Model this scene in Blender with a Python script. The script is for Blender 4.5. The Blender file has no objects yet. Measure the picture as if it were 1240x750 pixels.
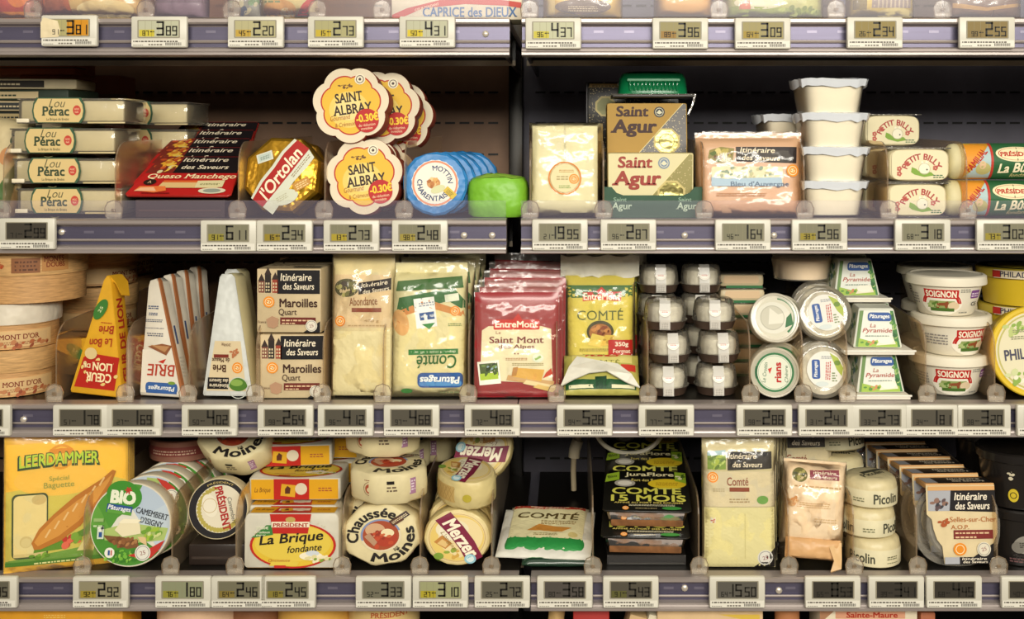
import bpy, bmesh, math, random
import numpy as np
from mathutils import Matrix, Vector, noise, geometry
random.seed(7)
C = bpy.context.scene.collection
S = bpy.context.scene
# ---------------------------------------------------------------- camera, world, lights, exposure
D = 1.35                                   # camera distance from the shelf fronts
CAMX, CAMZ = 0.07, 0.205                   # eye position (1 px of the 1240x750 frame = 1 mm at the shelf fronts)
cd = bpy.data.cameras.new('camera'); cam = bpy.data.objects.new('camera', cd); C.objects.link(cam)
cam.location = (CAMX, -D, CAMZ); cam.rotation_euler = (math.pi/2, 0, 0)
cd.sensor_fit = 'HORIZONTAL'; cd.sensor_width = 36; cd.lens = 36*D/1.24
cd.shift_x = -CAMX/1.24; cd.shift_y = -CAMZ/1.24
cd.clip_start = .05
S.camera = cam
w = bpy.data.worlds.new('store_surroundings'); S.world = w; w.use_nodes = True
nt = w.node_tree; bg = nt.nodes['Background']
tc = nt.nodes.new('ShaderNodeTexCoord'); sx = nt.nodes.new('ShaderNodeSeparateXYZ'); cr = nt.nodes.new('ShaderNodeValToRGB')
nt.links.new(tc.outputs['Generated'], sx.inputs[0]); nt.links.new(sx.outputs['Z'], cr.inputs[0]); nt.links.new(cr.outputs[0], bg.inputs[0])
cr.color_ramp.elements[0].position = 0.0; cr.color_ramp.elements[0].color = (.16, .12, .10, 1)
cr.color_ramp.elements[1].position = 0.9; cr.color_ramp.elements[1].color = (1, .88, .72, 1)
bg.inputs[1].default_value = .58
def area(name, loc, aim, sx_, sy_, power, col):
    l = bpy.data.lights.new(name, 'AREA'); l.shape = 'RECTANGLE'; l.size = sx_; l.size_y = sy_; l.energy = power; l.color = col
    o = bpy.data.objects.new(name, l); C.objects.link(o); o.location = loc
    o.rotation_euler = (Vector(aim)-Vector(loc)).to_track_quat('-Z', 'Y').to_euler()
    return o
area('aisle_ceiling_light', (.45, -2.5, .84), (.05, 0, -.15), 2.4, .5, 86, (1, .945, .83))
area('canopy_tube_light', (.25, -.55, 1.25), (.05, .05, 0), 1.8, .12, 3, (1, .93, .80))
S.view_settings.view_transform = 'Standard'; S.view_settings.look = 'None'
S.view_settings.exposure = 0.0; S.view_settings.gamma = 1; S.view_settings.use_curve_mapping = False
S.cycles.transparent_max_bounces = 24; S.cycles.max_bounces = 8
# ---------------------------------------------------------------- helpers
U = .00102                                 # metres per drawing unit (about one millimetre)
def X(px, Y=0): return CAMX + ((px-620)/1000-CAMX)*(1+Y/D)
def Z(py, Y=0): return CAMZ + ((375-py)/1000-CAMZ)*(1+Y/D)
def K(px, Y): return 690+(px-690)/(1+Y/D)      # where a straight lane starting at px is seen at depth Y
def lin(h):
    h = h.lstrip('#'); o = []
    for i in (0, 2, 4):
        c = int(h[i:i+2], 16)/255; o.append(c/12.92 if c <= .04045 else ((c+.055)/1.055)**2.4)
    return o
_M = {}
def mat(h, k='ink'):
    """node material: colour h (hex), kind k"""
    if (h, k) in _M: return _M[(h, k)]
    m = bpy.data.materials.new(k+'_'+h.lstrip('#')); m.use_nodes = True; n = m.node_tree.nodes; L = m.node_tree.links
    b = n['Principled BSDF']; c = lin(h); b.inputs['Base Color'].default_value = (*c, 1)
    def var(scale, amt, detail=3, stretch=None, rampto=None):
        t = n.new('ShaderNodeTexCoord'); nz = n.new('ShaderNodeTexNoise'); nz.inputs['Scale'].default_value = scale; nz.inputs['Detail'].default_value = detail
        if stretch:
            mp = n.new('ShaderNodeMapping'); mp.inputs['Scale'].default_value = stretch; L.new(t.outputs['Object'], mp.inputs[0]); L.new(mp.outputs[0], nz.inputs['Vector'])
        else: L.new(t.outputs['Object'], nz.inputs['Vector'])
        r = n.new('ShaderNodeValToRGB'); r.color_ramp.elements[0].position = .3; r.color_ramp.elements[1].position = .7
        lo = rampto or [x*(1-amt) for x in c]
        r.color_ramp.elements[0].color = (*lo, 1); r.color_ramp.elements[1].color = (*[min(1, x*(1+amt*.5)) for x in c], 1)
        L.new(nz.outputs[0], r.inputs[0]); L.new(r.outputs[0], b.inputs['Base Color']); return nz, t
    def bump(nz, s, dist=.001):
        bp = n.new('ShaderNodeBump'); bp.inputs['Strength'].default_value = s; bp.inputs['Distance'].default_value = dist
        L.new(nz.outputs[0], bp.inputs['Height']); L.new(bp.outputs[0], b.inputs['Normal'])
    R = b.inputs['Roughness']
    if k == 'ink': R.default_value = .5; b.inputs['Specular IOR Level'].default_value = .3
    elif k == 'paper': R.default_value = .6; nz, t = var(60, .08); bump(nz, .25)
    elif k == 'crinkle': R.default_value = .42; nz, t = var(45, .10, 2); bump(nz, .8, .004)
    elif k == 'gloss': R.default_value = .28; b.inputs['Coat Weight'].default_value = .2; var(25, .05)
    elif k == 'foil':
        R.default_value = .3; b.inputs['Metallic'].default_value = .75; nz, t = var(55, .25, 2); bump(nz, .9, .004)
    elif k == 'plastic': R.default_value = .38; var(18, .05)
    elif k == 'cheese': R.default_value = .5; nz, t = var(30, .10, 3); bump(nz, .12)
    elif k == 'rind': R.default_value = .7; nz, t = var(70, .4, 6); bump(nz, .6, .002)
    elif k == 'wood': R.default_value = .6; nz, t = var(22, .30, 5, (3, 3, 28)); bump(nz, .2)
    elif k == 'metal': R.default_value = .35; b.inputs['Metallic'].default_value = .45; var(30, .08, 3, (.3, 8, 8))
    elif k == 'dirty': R.default_value = .6; nz, t = var(9, .35, 6); bump(nz, .1)
    elif k == 'speck':
        R.default_value = .35; t = n.new('ShaderNodeTexCoord'); v = n.new('ShaderNodeTexVoronoi'); v.inputs['Scale'].default_value = 330
        r = n.new('ShaderNodeValToRGB'); r.color_ramp.elements[0].position = .16; r.color_ramp.elements[1].position = .26
        r.color_ramp.elements[0].color = (.62, .5, .25, 1); r.color_ramp.elements[1].color = (*c, 1)
        L.new(t.outputs['Object'], v.inputs['Vector']); L.new(v.outputs['Distance'], r.inputs[0]); L.new(r.outputs[0], b.inputs['Base Color'])
    _M[(h, k)] = m; return m
def clear(name, h='#ffffff', haze=.06, rough=.08, bumpy=0., scale=40, tint='#ffffff', shine=1.):
    """see-through plastic: transparent + a little haze + a glossy skin"""
    if name in _M: return _M[name]
    m = bpy.data.materials.new(name); m.use_nodes = True; n = m.node_tree.nodes; L = m.node_tree.links
    n.remove(n['Principled BSDF']); out = n['Material Output']
    tr = n.new('ShaderNodeBsdfTransparent'); tr.inputs[0].default_value = (*lin(tint), 1)
    df = n.new('ShaderNodeBsdfDiffuse'); df.inputs[0].default_value = (*lin(h), 1)
    gl = n.new('ShaderNodeBsdfGlossy'); gl.inputs[0].default_value = (1, 1, 1, 1); gl.inputs['Roughness'].default_value = rough
    m1 = n.new('ShaderNodeMixShader'); m1.inputs[0].default_value = haze
    fr = n.new('ShaderNodeFresnel'); fr.inputs[0].default_value = 1.45; ml = n.new('ShaderNodeMath'); ml.operation = 'MULTIPLY'; ml.inputs[1].default_value = shine; L.new(fr.outputs[0], ml.inputs[0])
    m2 = n.new('ShaderNodeMixShader')
    L.new(tr.outputs[0], m1.inputs[1]); L.new(df.outputs[0], m1.inputs[2]); L.new(ml.outputs[0], m2.inputs[0]); L.new(m1.outputs[0], m2.inputs[1]); L.new(gl.outputs[0], m2.inputs[2]); L.new(m2.outputs[0], out.inputs[0])
    if bumpy:
        t = n.new('ShaderNodeTexCoord'); nz = n.new('ShaderNodeTexNoise'); nz.inputs['Scale'].default_value = scale; nz.inputs['Detail'].default_value = 2
        bp = n.new('ShaderNodeBump'); bp.inputs['Strength'].default_value = bumpy; bp.inputs['Distance'].default_value = .006
        L.new(t.outputs['Object'], nz.inputs['Vector']); L.new(nz.outputs[0], bp.inputs['Height']); L.new(bp.outputs[0], gl.inputs['Normal']); L.new(bp.outputs[0], fr.inputs['Normal'])
    _M[name] = m; return m
FILM = clear('clear_film', '#fff4da', .035, .14, .8, 38)
SHELL = clear('clear_shell', '#f4ecd8', .10, .08, .3, 30)
PANEL = clear('divider_acrylic', '#e0c8a4', .10, .3, tint='#f6ecdd', shine=.3)
EDGE = clear('divider_edge', '#8f7a60', .5, .3, shine=.4)
GUARD = clear('guard_acrylic', '#b8b0c8', .08, .2, shine=.2)
BLACK, WHITE = '#15120f', '#f2ead2'

_TX = {}
def glyphs(s, b=0., sh=0., serif=False):
    """flat lettering as (points, triangles) from the built-in font; serif adds slab feet"""
    k = (s, b, sh, serif)
    if k in _TX: return _TX[k]
    cu = bpy.data.curves.new('lettering', 'FONT'); cu.body = s; cu.shear = 0; cu.resolution_u = 3; cu.dimensions = '2D'; cu.fill_mode = 'BOTH'
    o = bpy.data.objects.new('lettering', cu); C.objects.link(o)
    me = bpy.data.meshes.new_from_object(o.evaluated_get(bpy.context.evaluated_depsgraph_get()))
    C.objects.unlink(o); bpy.data.objects.remove(o); bpy.data.curves.remove(cu)
    me.calc_loop_triangles()
    v = np.array([(p.co.x, p.co.y) for p in me.vertices]); f = [tuple(t.vertices) for t in me.loop_triangles]
    if serif and len(v):
        cnt = {}
        for t in f:
            for a, c in ((t[0], t[1]), (t[1], t[2]), (t[2], t[0])): cnt[frozenset((a, c))] = cnt.get(frozenset((a, c)), 0)+1
        ys = v[:, 1]; vs = v.tolist()
        for e, q in cnt.items():
            if q != 1: continue
            a, c = tuple(e)
            if abs(v[a, 1]-v[c, 1]) < 1e-3 and .04 < abs(v[a, 0]-v[c, 0]) < .22:
                y = v[a, 1]
                lev = [0, .727, .545]
                d = min(abs(y-l) for l in lev)
                if d > .03: continue
                x0, x1 = sorted((v[a, 0], v[c, 0])); up = 1 if abs(y) < .03 else -1
                i = len(vs); k2 = .055
                vs += [[x0-k2, y], [x1+k2, y], [x1+k2, y+up*.05], [x0-k2, y+up*.05]]; f += [(i, i+1, i+2), (i, i+2, i+3)]
        v = np.array(vs)
    bpy.data.meshes.remove(me)
    if b > 0 and len(v):                   # bolder: overlaid copies a hair apart
        n = len(v); f0 = f; v = np.concatenate([v+np.array(d)*b for d in ((-1, -.7), (1, -.7), (-.6, .9), (.6, .9))]); f = [tuple(i+n*k for i in t) for k in range(4) for t in f0]
    if sh and len(v): v = v.copy(); v[:, 0] += v[:, 1]*sh
    _TX[k] = (v, f); return _TX[k]

class MB:
    """collects shapes (drawing units) and links them as ONE mesh object"""
    def __init__(s): s.v = []; s.f = []; s.m = []; s.s = []; s.mats = []
    def mi(s, m):
        if isinstance(m, str): m = mat(m)
        if isinstance(m, tuple): m = mat(*m)
        if m not in s.mats: s.mats.append(m)
        return s.mats.index(m)
    def add(s, v, f, m, sm=False):
        i = len(s.v); s.v += [tuple(p) for p in v]; k = s.mi(m)
        for q in f: s.f.append(tuple(a+i for a in q)); s.m.append(k); s.s.append(sm)
        return s
    def bm(s, b, m, sm=False):
        b.verts.index_update(); s.add([v.co[:] for v in b.verts], [[v.index for v in f.verts] for f in b.faces], m, sm); b.free(); return s
    def box(s, x0, x1, y0, y1, z0, z1, m, bev=0, seg=2):
        b = bmesh.new(); bmesh.ops.create_cube(b, size=1)
        for v in b.verts: v.co = Vector(((x0+x1)/2+v.co.x*(x1-x0), (y0+y1)/2+v.co.y*(y1-y0), (z0+z1)/2+v.co.z*(z1-z0)))
        if bev: bmesh.ops.bevel(b, geom=b.edges[:], offset=bev, segments=seg, affect='EDGES', profile=.5)
        return s.bm(b, m, bool(bev))
    def loft(s, rings, m, cap=True, sm=True, mm=None):
        """rings: list of equal-length closed point loops"""
        n = len(rings[0]); v = [p for r in rings for p in r]; f = []
        for i in range(len(rings)-1):
            for j in range(n): f.append((i*n+j, i*n+(j+1) % n, (i+1)*n+(j+1) % n, (i+1)*n+j))
        if cap: f.append(tuple(range(n))[::-1]); f.append(tuple((len(rings)-1)*n+j for j in range(n)))
        return s.add(v, f, m, sm)
    def lathe(s, prof, m, n=40, cap=True):
        return s.loft([[(r*math.cos(2*math.pi*j/n), r*math.sin(2*math.pi*j/n), z) for j in range(n)] for r, z in prof], m, cap)
    def lathe_y(s, prof, cz, m, n=40, cap=True):
        """turned about the depth axis, centre height cz; prof = (r, y)"""
        return s.loft([[(r*math.cos(2*math.pi*j/n), y, cz+r*math.sin(2*math.pi*j/n)) for j in range(n)] for r, y in prof], m, cap)
    def prism(s, pts, y0, y1, m, bev=1.2, sm=True):
        """outline (x,z) extruded from y0 (front) to y1 with softened rims"""
        cx = sum(p[0] for p in pts)/len(pts); cz = sum(p[1] for p in pts)/len(pts)
        R = max(math.hypot(p[0]-cx, p[1]-cz) for p in pts)
        k = 1-bev/R
        ins = [(cx+(p[0]-cx)*k, cz+(p[1]-cz)*k) for p in pts]
        rg = [[(p[0], y0, p[1]) for p in ins], [(p[0], y0+bev*.3, p[1]) for p in [(a[0]*.5+b[0]*.5, a[1]*.5+b[1]*.5) for a, b in zip(ins, pts)]], [(p[0], y0+bev, p[1]) for p in pts],
              [(p[0], y1-bev, p[1]) for p in pts], [(p[0], y1, p[1]) for p in ins]]
        return s.loft(rg, m, True, sm)
    def tube(s, pts, r, m, n=8):
        P = [Vector(p) for p in pts]; rg = []
        for i, p in enumerate(P):
            t = (P[min(i+1, len(P)-1)]-P[max(i-1, 0)]).normalized(); a = t.cross(Vector((.3, .9, .31))).normalized(); b = t.cross(a)
            rg.append([tuple(p+a*math.cos(2*math.pi*j/n)*r+b*math.sin(2*math.pi*j/n)*r) for j in range(n)])
        return s.loft(rg, m)
    def build(s, name, parent=None, scale=U, angle=.7):
        me = bpy.data.meshes.new(name); v = np.array(s.v, dtype=float)*scale
        me.from_pydata(v.tolist(), [], s.f)
        for m in s.mats: me.materials.append(m)
        me.polygons.foreach_set('material_index', s.m); me.polygons.foreach_set('use_smooth', s.s)
        if any(s.s): me.set_sharp_from_angle(angle=angle)
        me.update(); o = bpy.data.objects.new(name, me); C.objects.link(o)
        if parent is not None:
            o.parent = parent; r = parent
            while r.parent: r = r.parent
            VV.setdefault(r.name, []).append(v)
        return o
VV = {}
LAY = .05
class Art(MB):
    """printed artwork: layers of ink shapes drawn in (u, v), carried onto a surface by fn(u, v, w)"""
    def __init__(s, fn, maxlen=None, z=.25): super().__init__(); s.fn = fn; s.ml = maxlen; s.w = z
    def tri(s, pts, tris, m):
        if s.ml:
            pts = [tuple(p) for p in pts]; ml = s.ml; work = list(tris); out = []; mid = {}
            while work:
                a, b, c = work.pop(); e = [(a, b), (b, c), (c, a)]
                d = [math.dist(pts[p], pts[q]) for p, q in e]; j = d.index(max(d))
                if d[j] <= ml: out.append((a, b, c)); continue
                p, q = e[j]; r = ({a, b, c}-{p, q}).pop(); key = frozenset((p, q))
                if key not in mid: mid[key] = len(pts); pts.append(((pts[p][0]+pts[q][0])/2, (pts[p][1]+pts[q][1])/2))
                work += [(p, mid[key], r), (mid[key], q, r)]
            tris = out
        s.w += LAY; s.add([s.fn(p[0], p[1], s.w) for p in pts], tris, m); return s
    def p(s, pts, m):
        t = geometry.tessellate_polygon([[Vector((a[0], a[1], 0)) for a in pts]]); return s.tri(pts, t, m)
    def r(s, x0, y0, x1, y1, m): return s.tri([(x0, y0), (x1, y0), (x1, y1), (x0, y1)], [(0, 1, 2), (0, 2, 3)], m)
    def rr(s, x0, y0, x1, y1, q, m, n=5):
        P = []
        for cx, cy, a in ((x1-q, y1-q, 0), (x0+q, y1-q, 90), (x0+q, y0+q, 180), (x1-q, y0+q, 270)):
            P += [(cx+q*math.cos(math.radians(a+90*i/n)), cy+q*math.sin(math.radians(a+90*i/n))) for i in range(n+1)]
        return s.p(P, m)
    def e(s, cx, cy, rx, ry, m, rot=0, n=36):
        c, d = math.cos(math.radians(rot)), math.sin(math.radians(rot)); P = []
        for i in range(n):
            a = rx*math.cos(2*math.pi*i/n); b = ry*math.sin(2*math.pi*i/n); P.append((cx+a*c-b*d, cy+a*d+b*c))
        P.append((cx, cy)); return s.tri(P, [(i, (i+1) % n, n) for i in range(n)], m)
    def ring(s, cx, cy, r0, r1, m, a0=0, a1=360, n=40, ky=1):
        P = []; 
        for i in range(n+1):
            a = math.radians(a0+(a1-a0)*i/n); P += [(cx+r0*math.cos(a), cy+ky*r0*math.sin(a)), (cx+r1*math.cos(a), cy+ky*r1*math.sin(a))]
        T = []
        for i in range(n): T += [(2*i, 2*i+1, 2*i+3), (2*i, 2*i+3, 2*i+2)]
        return s.tri(P, T, m)
    def quad(s, cx, cy, w, h, m, rot=0, sk=0):
        c, d = math.cos(math.radians(rot)), math.sin(math.radians(rot))
        return s.p([(cx+(a*w/2+b*sk)*c-b*h/2*d, cy+(a*w/2+b*sk)*d+b*h/2*c) for a, b in ((-1, -1), (1, -1), (1, 1), (-1, 1))], m)
    def t(s, txt, cx, cy, w, h, m, rot=0, b=.0, sh=0., serif=False, bow=0.):
        """lettering fitted to a w x h box centred on (cx, cy); w None keeps the aspect"""
        if txt == '~': return s.lines(cx-(w or h*4)/2, cy-h/2, cx+(w or h*4)/2, cy+h/2, max(1, round(h/2.4)), m, .5, rot)     # print too blurred to read
        v, f = glyphs(txt, b, sh, serif)
        if not len(v): return s
        lo, hi = v.min(0), v.max(0); q = (v-(lo+hi)/2)/(hi-lo); 
        if w is None: w = (hi-lo)[0]*h/(hi-lo)[1]
        x = q[:, 0]*w; y = q[:, 1]*h+bow*(1-4*q[:, 0]**2)
        c, d = math.cos(math.radians(rot)), math.sin(math.radians(rot))
        return s.ink(np.stack([cx+x*c-y*d, cy+x*d+y*c], 1).tolist(), f, m, b)
    def ink(s, P, f, m, b):
        if b <= 0: return s.tri(P, f, m)
        n = len(P)//4; q = len(f)//4
        for k in range(4): s.tri(P[k*n:(k+1)*n], f[:q], m); s.w -= LAY*.5
        return s
    def arc(s, txt, cx, cy, R, h, a0, a1, m, b=.0, serif=False, inside=False):
        """lettering on a circle from angle a0 to a1 (degrees); inside=True reads along the bottom"""
        v, f = glyphs(txt, b, 0, serif); lo, hi = v.min(0), v.max(0); q = (v-lo)/(hi-lo)
        a = np.radians(a0+(a1-a0)*q[:, 0]); rad = R+(h*(1-q[:, 1]) if inside else h*q[:, 1])
        return s.ink(np.stack([cx+rad*np.cos(a), cy+rad*np.sin(a)], 1).tolist(), f, m, b)
    def lines(s, x0, y0, x1, y1, n, m, fill=.5, rot=0):
        """rows of small print too small to read"""
        T = []; P = []; rng = random.Random(int(abs(x0*7+y0*13+x1*3))+n); hh = (y1-y0)/n; cx, cy = (x0+x1)/2, (y0+y1)/2; c, d = math.cos(math.radians(rot)), math.sin(math.radians(rot))
        for i in range(n):
            x = x0
            while x < x1-hh*.4:
                L = min(hh*rng.uniform(.5, 1.6), x1-x); y = y0+hh*i; k = len(P)
                P += [(a, b) for a, b in ((x, y), (x+L, y), (x+L, y+hh*fill), (x, y+hh*fill))]; T += [(k, k+1, k+2), (k, k+2, k+3)]; x += L+hh*.35
        P = [(cx+(a-cx)*c-(b-cy)*d, cy+(a-cx)*d+(b-cy)*c) for a, b in P]
        ml = s.ml; s.ml = None; s.tri(P, T, m); s.ml = ml; return s
    def blobs(s, cx, cy, rx, ry, n, r, cols, seed=1):
        rng = random.Random(seed)
        for i in range(n):
            a = rng.uniform(0, 6.28); q = math.sqrt(rng.random()); k = rng.uniform(.6, 1.3)*r
            s.e(cx+rx*q*math.cos(a), cy+ry*q*math.sin(a), k, k*rng.uniform(.5, .9), cols[i % len(cols)], rng.uniform(0, 90), 9); s.w -= LAY*.5
        return s
SEG = {'0': 'abcdef', '1': 'bc', '2': 'abged', '3': 'abgcd', '4': 'fgbc', '5': 'afgcd', '6': 'afgedc', '7': 'abc', '8': 'abcdefg', '9': 'abcfgd'}
def seven(a, ch, x, y, h, m):
    w = h*.52; t = h*.13; H = h/2
    R = {'a': (0, h-t, w, h), 'd': (0, 0, w, t), 'g': (0, H-t/2, w, H+t/2), 'f': (0, H, t, h), 'e': (0, 0, t, H), 'b': (w-t, H, w, h), 'c': (w-t, 0, w, H)}
    for q in SEG[ch]: x0, y0, x1, y1 = R[q]; a.r(x+x0, y+y0, x+x1, y+y1, m); a.w -= LAY
# surfaces for artwork
def front(y=0, x0=0, z0=0): return lambda u, v, w: (x0+u, y-w, z0+v)
def top(z, x0=0, y0=0): return lambda u, v, w: (x0+u, y0+v, z+w)
def right(x, y0=0): return lambda u, v, w: (x+w, y0+u, v)
def cyl(R, z0=0, off=0.): 
    def f(u, v, w): a = u/R+off; return ((R+w)*math.sin(a), -(R+w)*math.cos(a), z0+v)
    return f
def cone(R0, R1, h, z0=0, off=0.):
    def f(u, v, w):
        R = R0+(R1-R0)*v/h; a = u/((R0+R1)/2)+off; return ((R+w)*math.sin(a), -(R+w)*math.cos(a), z0+v)
    return f
def smoothpow(u, p, q): return max(0., 1-abs(u)**p)**q
def pillow(mb, W, H, T, m, wr=.6, p=5, seal=0, z0=0, n=(22, 26), seed=0., grow=0., edge=.6):
    """sealed soft pack W x H x T standing on z0, front at y=0; returns its front surface for artwork"""
    def th(u, v):     # half thickness at u,v in -1..1
        vv = v
        if seal and v > 0: vv = min(1, v*(1+seal))
        return edge+(T/2-edge)*smoothpow(u, p, .55)*smoothpow(vv, p, .55)
    def yy(x, z, w=0):
        u = max(-1, min(1, 2*x/W)); v = max(-1, min(1, 2*(z-z0)/H-1))
        k = noise.noise(Vector((x*.055+seed*9, z*.055, seed*5)))*wr+noise.noise(Vector((x*.17+seed, z*.12, 3+seed)))*wr*.5
        return T/2-th(u, v)-grow-k*(.3+smoothpow(u, 4, 1)*smoothpow(v, 4, 1))-w
    nx, nz = n; V = []; F = []
    for side in (0, 1):
        for j in range(nz+1):
            for i in range(nx+1):
                x = W*(i/nx-.5); z = z0+H*j/nz; y = yy(x, z)
                V.append((x, y if side == 0 else T-y+0*grow, z))
    N = (nx+1)*(nz+1)
    for j in range(nz):
        for i in range(nx):
            a = j*(nx+1)+i; F.append((a, a+1, a+nx+2, a+nx+1)); F.append((N+a, N+a+nx+1, N+a+nx+2, N+a+1))
    per = [i for i in range(nx+1)]+[(j+1)*(nx+1)-1 for j in range(1, nz+1)]+[nz*(nx+1)+i for i in range(nx-1, -1, -1)]+[j*(nx+1) for j in range(nz-1, 0, -1)]
    for k in range(len(per)): a, b = per[k], per[(k+1) % len(per)]; F.append((a, N+a, N+b, b))
    mb.add(V, F, m, True)
    return lambda u, v, w: (u, yy(u, v, w), v)
# things
def thing(name, label, cat, group=None):
    o = bpy.data.objects.new(name, None); C.objects.link(o); o.empty_display_size = .02
    o['label'] = label; o['category'] = cat
    if group: o['group'] = group
    return o
def tag(o, label, cat, group=None):
    o['label'] = label; o['category'] = cat
    if group: o['group'] = group
    return o
def dup(o, label, group=None):
    r = o.copy(); C.objects.link(r); r['label'] = label
    if group: r['group'] = group
    VV[r.name] = VV[o.name]
    for ch in list(o.children):
        c = ch.copy(); C.objects.link(c); c.parent = r
        for g in list(ch.children): d = g.copy(); C.objects.link(d); d.parent = c
    return r
def place(o, px, Y, z, rx=0, ry=0, rz=0):
    """turn (tilt back rx, in-plane ry, yaw rz, degrees), then stand it: box centre over px, nearest point at depth Y, lowest point on z; returns its top"""
    M = Matrix.Rotation(math.radians(rz), 3, 'Z') @ Matrix.Rotation(math.radians(-rx), 3, 'X') @ Matrix.Rotation(math.radians(ry), 3, 'Y')
    v = np.concatenate(VV[o.name]) @ np.array(M).T; lo, hi = v.min(0), v.max(0)
    o.rotation_euler = M.to_euler()
    o.location = (X(px, Y)-(lo[0]+hi[0])/2, Y-lo[1], z-lo[2]+.0004)
    return z+hi[2]-lo[2]+.0006
ZS = {1: Z(22), 2: Z(265.5), 3: Z(488.5), 4: Z(698), 5: -.545}
# ---------------------------------------------------------------- the refrigerated case: back panels, shelves, rails
def struct(o): o['kind'] = 'structure'; return o
for nm, x0, x1, col in (('wall_back_left', -.95, X(626, .45), '#8a6950'), ('wall_back_right', X(626, .45), .95, '#605e6a')):
    b = MB(); b.box(x0, x1, .45, .47, -.75, .75, (col, 'dirty'))
    for py in (112, 149, 187, 225):
        for zz in (0, -.225, -.44, .24):
            z = Z(py, .45)+zz; x = x0+.03
            while x < x1-.03: b.box(x, x+.016, .4485, .4505, z-.0016, z+.0016, '#0a0908'); x += .0232
    struct(b.build(nm, None, 1))
b = MB(); b.box(X(617, .43), X(634, .43), .405, .45, -.75, .75, ('#17140f', 'metal'), .002)
struct(b.build('trim_1', None, 1))
RAILL, RAILC, RAILD = ('#a79d98', 'metal'), ('#5f5b70', 'metal'), ('#15130f', 'plastic')
def shelf(row, x0, x1, label, guard):
    z = ZS[row]; r = thing('display_shelf', label, 'shelf')
    b = MB(); b.box(x0, x1, .018, .425, z-.012, z, RAILD)
    for x in (x0+.004, x1-.008): b.box(x, x+.004, .05, .45, z-.045, z-.008, RAILD)
    b.build('deck', r, 1)
    b = MB(); b.box(x0, x1, .15, .156, z-.0475, z-.0405, ('#b3a690', 'dirty')); b.box(x0, x1, .15, .156, z-.0405, z-.012, RAILD); b.build('cross_beam', r, 1)
    H = {1: .045, 2: .0405, 3: .039, 4: .039, 5: .039}[row]; q = H/.0415
    pr = [(0, 0), (-.021, 0), (-.024, .0015), (-.024, .005), (-.022, .007), (-.015, .0085), (-.014, .0095), (-.014, .024), (-.017, .0245), (-.018, .026), (-.017, .0275), (-.014, .028), (-.014, .032), (-.021, .0335), (-.023, .035), (-.0235, .037), (-.026, .039), (-.026, .0415), (-.022, .0425), (0, .0425)]; pr = [(y+.018, a*q) for y, a in pr]
    b = MB()
    for i in range(len(pr)-1):
        (ya, a), (yb, c) = pr[i], pr[i+1]; m = RAILC if 6 <= i <= 7 or i in (11,) else RAILL
        b.add([(x0, ya, z-a), (x1, ya, z-a), (x1, yb, z-c), (x0, yb, z-c)], [(0, 1, 2, 3)], m)
    for x in (x0, x1): b.add([(x, y, z-a) for y, a in pr], [tuple(range(len(pr)))], RAILL)
    x = x0+.05
    while x < x1-.05:                      # slots punched in the channel
        b.box(x, x+.012, .0037, .0042, z-.0175, z-.0145, ('#7b7688', 'metal')); x += .037
    b.build('price_rail', r, 1)
    if guard:
        g = MB(); g.box(x0, x1, -.008, -.0055, z+.0002, z+.023, GUARD, .0008, 1); g.build('front_guard', r, 1)
    return r
def rivet(r, px, row, py):
    b = MB(); Y = .0038
    b.loft([[(X(px, Y)+q*math.cos(a*.7854), Y-d, Z(py, Y)+q*math.sin(a*.7854)) for a in range(8)] for q, d in ((.0042, 0), (.004, .002), (.0022, .0034))], ('#cfc6b8', 'metal')); b.build('rivet', r, 1)
xl, xr = -.94, .94
s1 = shelf(1, xl, X(617), 'top shelf of the left bay, cheese packs cut off above its brownish rail', True)
s2 = shelf(1, X(632), xr, 'top shelf of the right bay, yellow packs cut off above its rail', True)
s3 = shelf(2, xl, X(613), 'second shelf of the left bay carrying flower shaped yellow boxes', True)
s4 = shelf(2, X(631), xr, 'second shelf of the right bay carrying white tubs and green display tray', True)
s5 = shelf(3, xl, X(626.5), 'third shelf of the left bay carrying brie wedges and wooden boxes', False)
s6 = shelf(3, X(628), xr, 'third shelf of the right bay carrying clear cups and goat cheese tubs', False)
s7 = shelf(4, xl, X(628), 'fourth shelf of the left bay carrying camembert and brick boxes', False)
s8 = shelf(4, X(643), xr, 'fourth shelf of the right bay carrying black packs and small round cheeses', False)
s9 = shelf(5, xl, xr, 'lowest shelf, its cheeses just showing below the fourth rail', False)
for r, px, row, py in ((s1, 588, 1, 41), (s3, 75, 2, 281), (s3, 562, 2, 285), (s3, 596, 2, 285), (s4, 829, 2, 285), (s4, 937, 2, 285), (s5, 29, 3, 508), (s8, 829, 4, 712), (s8, 943, 4, 715), (s6, 676, 3, 508)): rivet(r, px, row, py)
for nm, x in (('wall_left', -.97), ('wall_right', .95)): b = MB(); b.box(x, x+.02, .03, .47, -.75, .75, ('#2a2724', 'plastic')); struct(b.build(nm, None, 1))
b = MB(); b.box(-3, 3, -3.5, .6, -1.45, -1.42, ('#8d8478', 'dirty')); struct(b.build('floor', None, 1))
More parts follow.
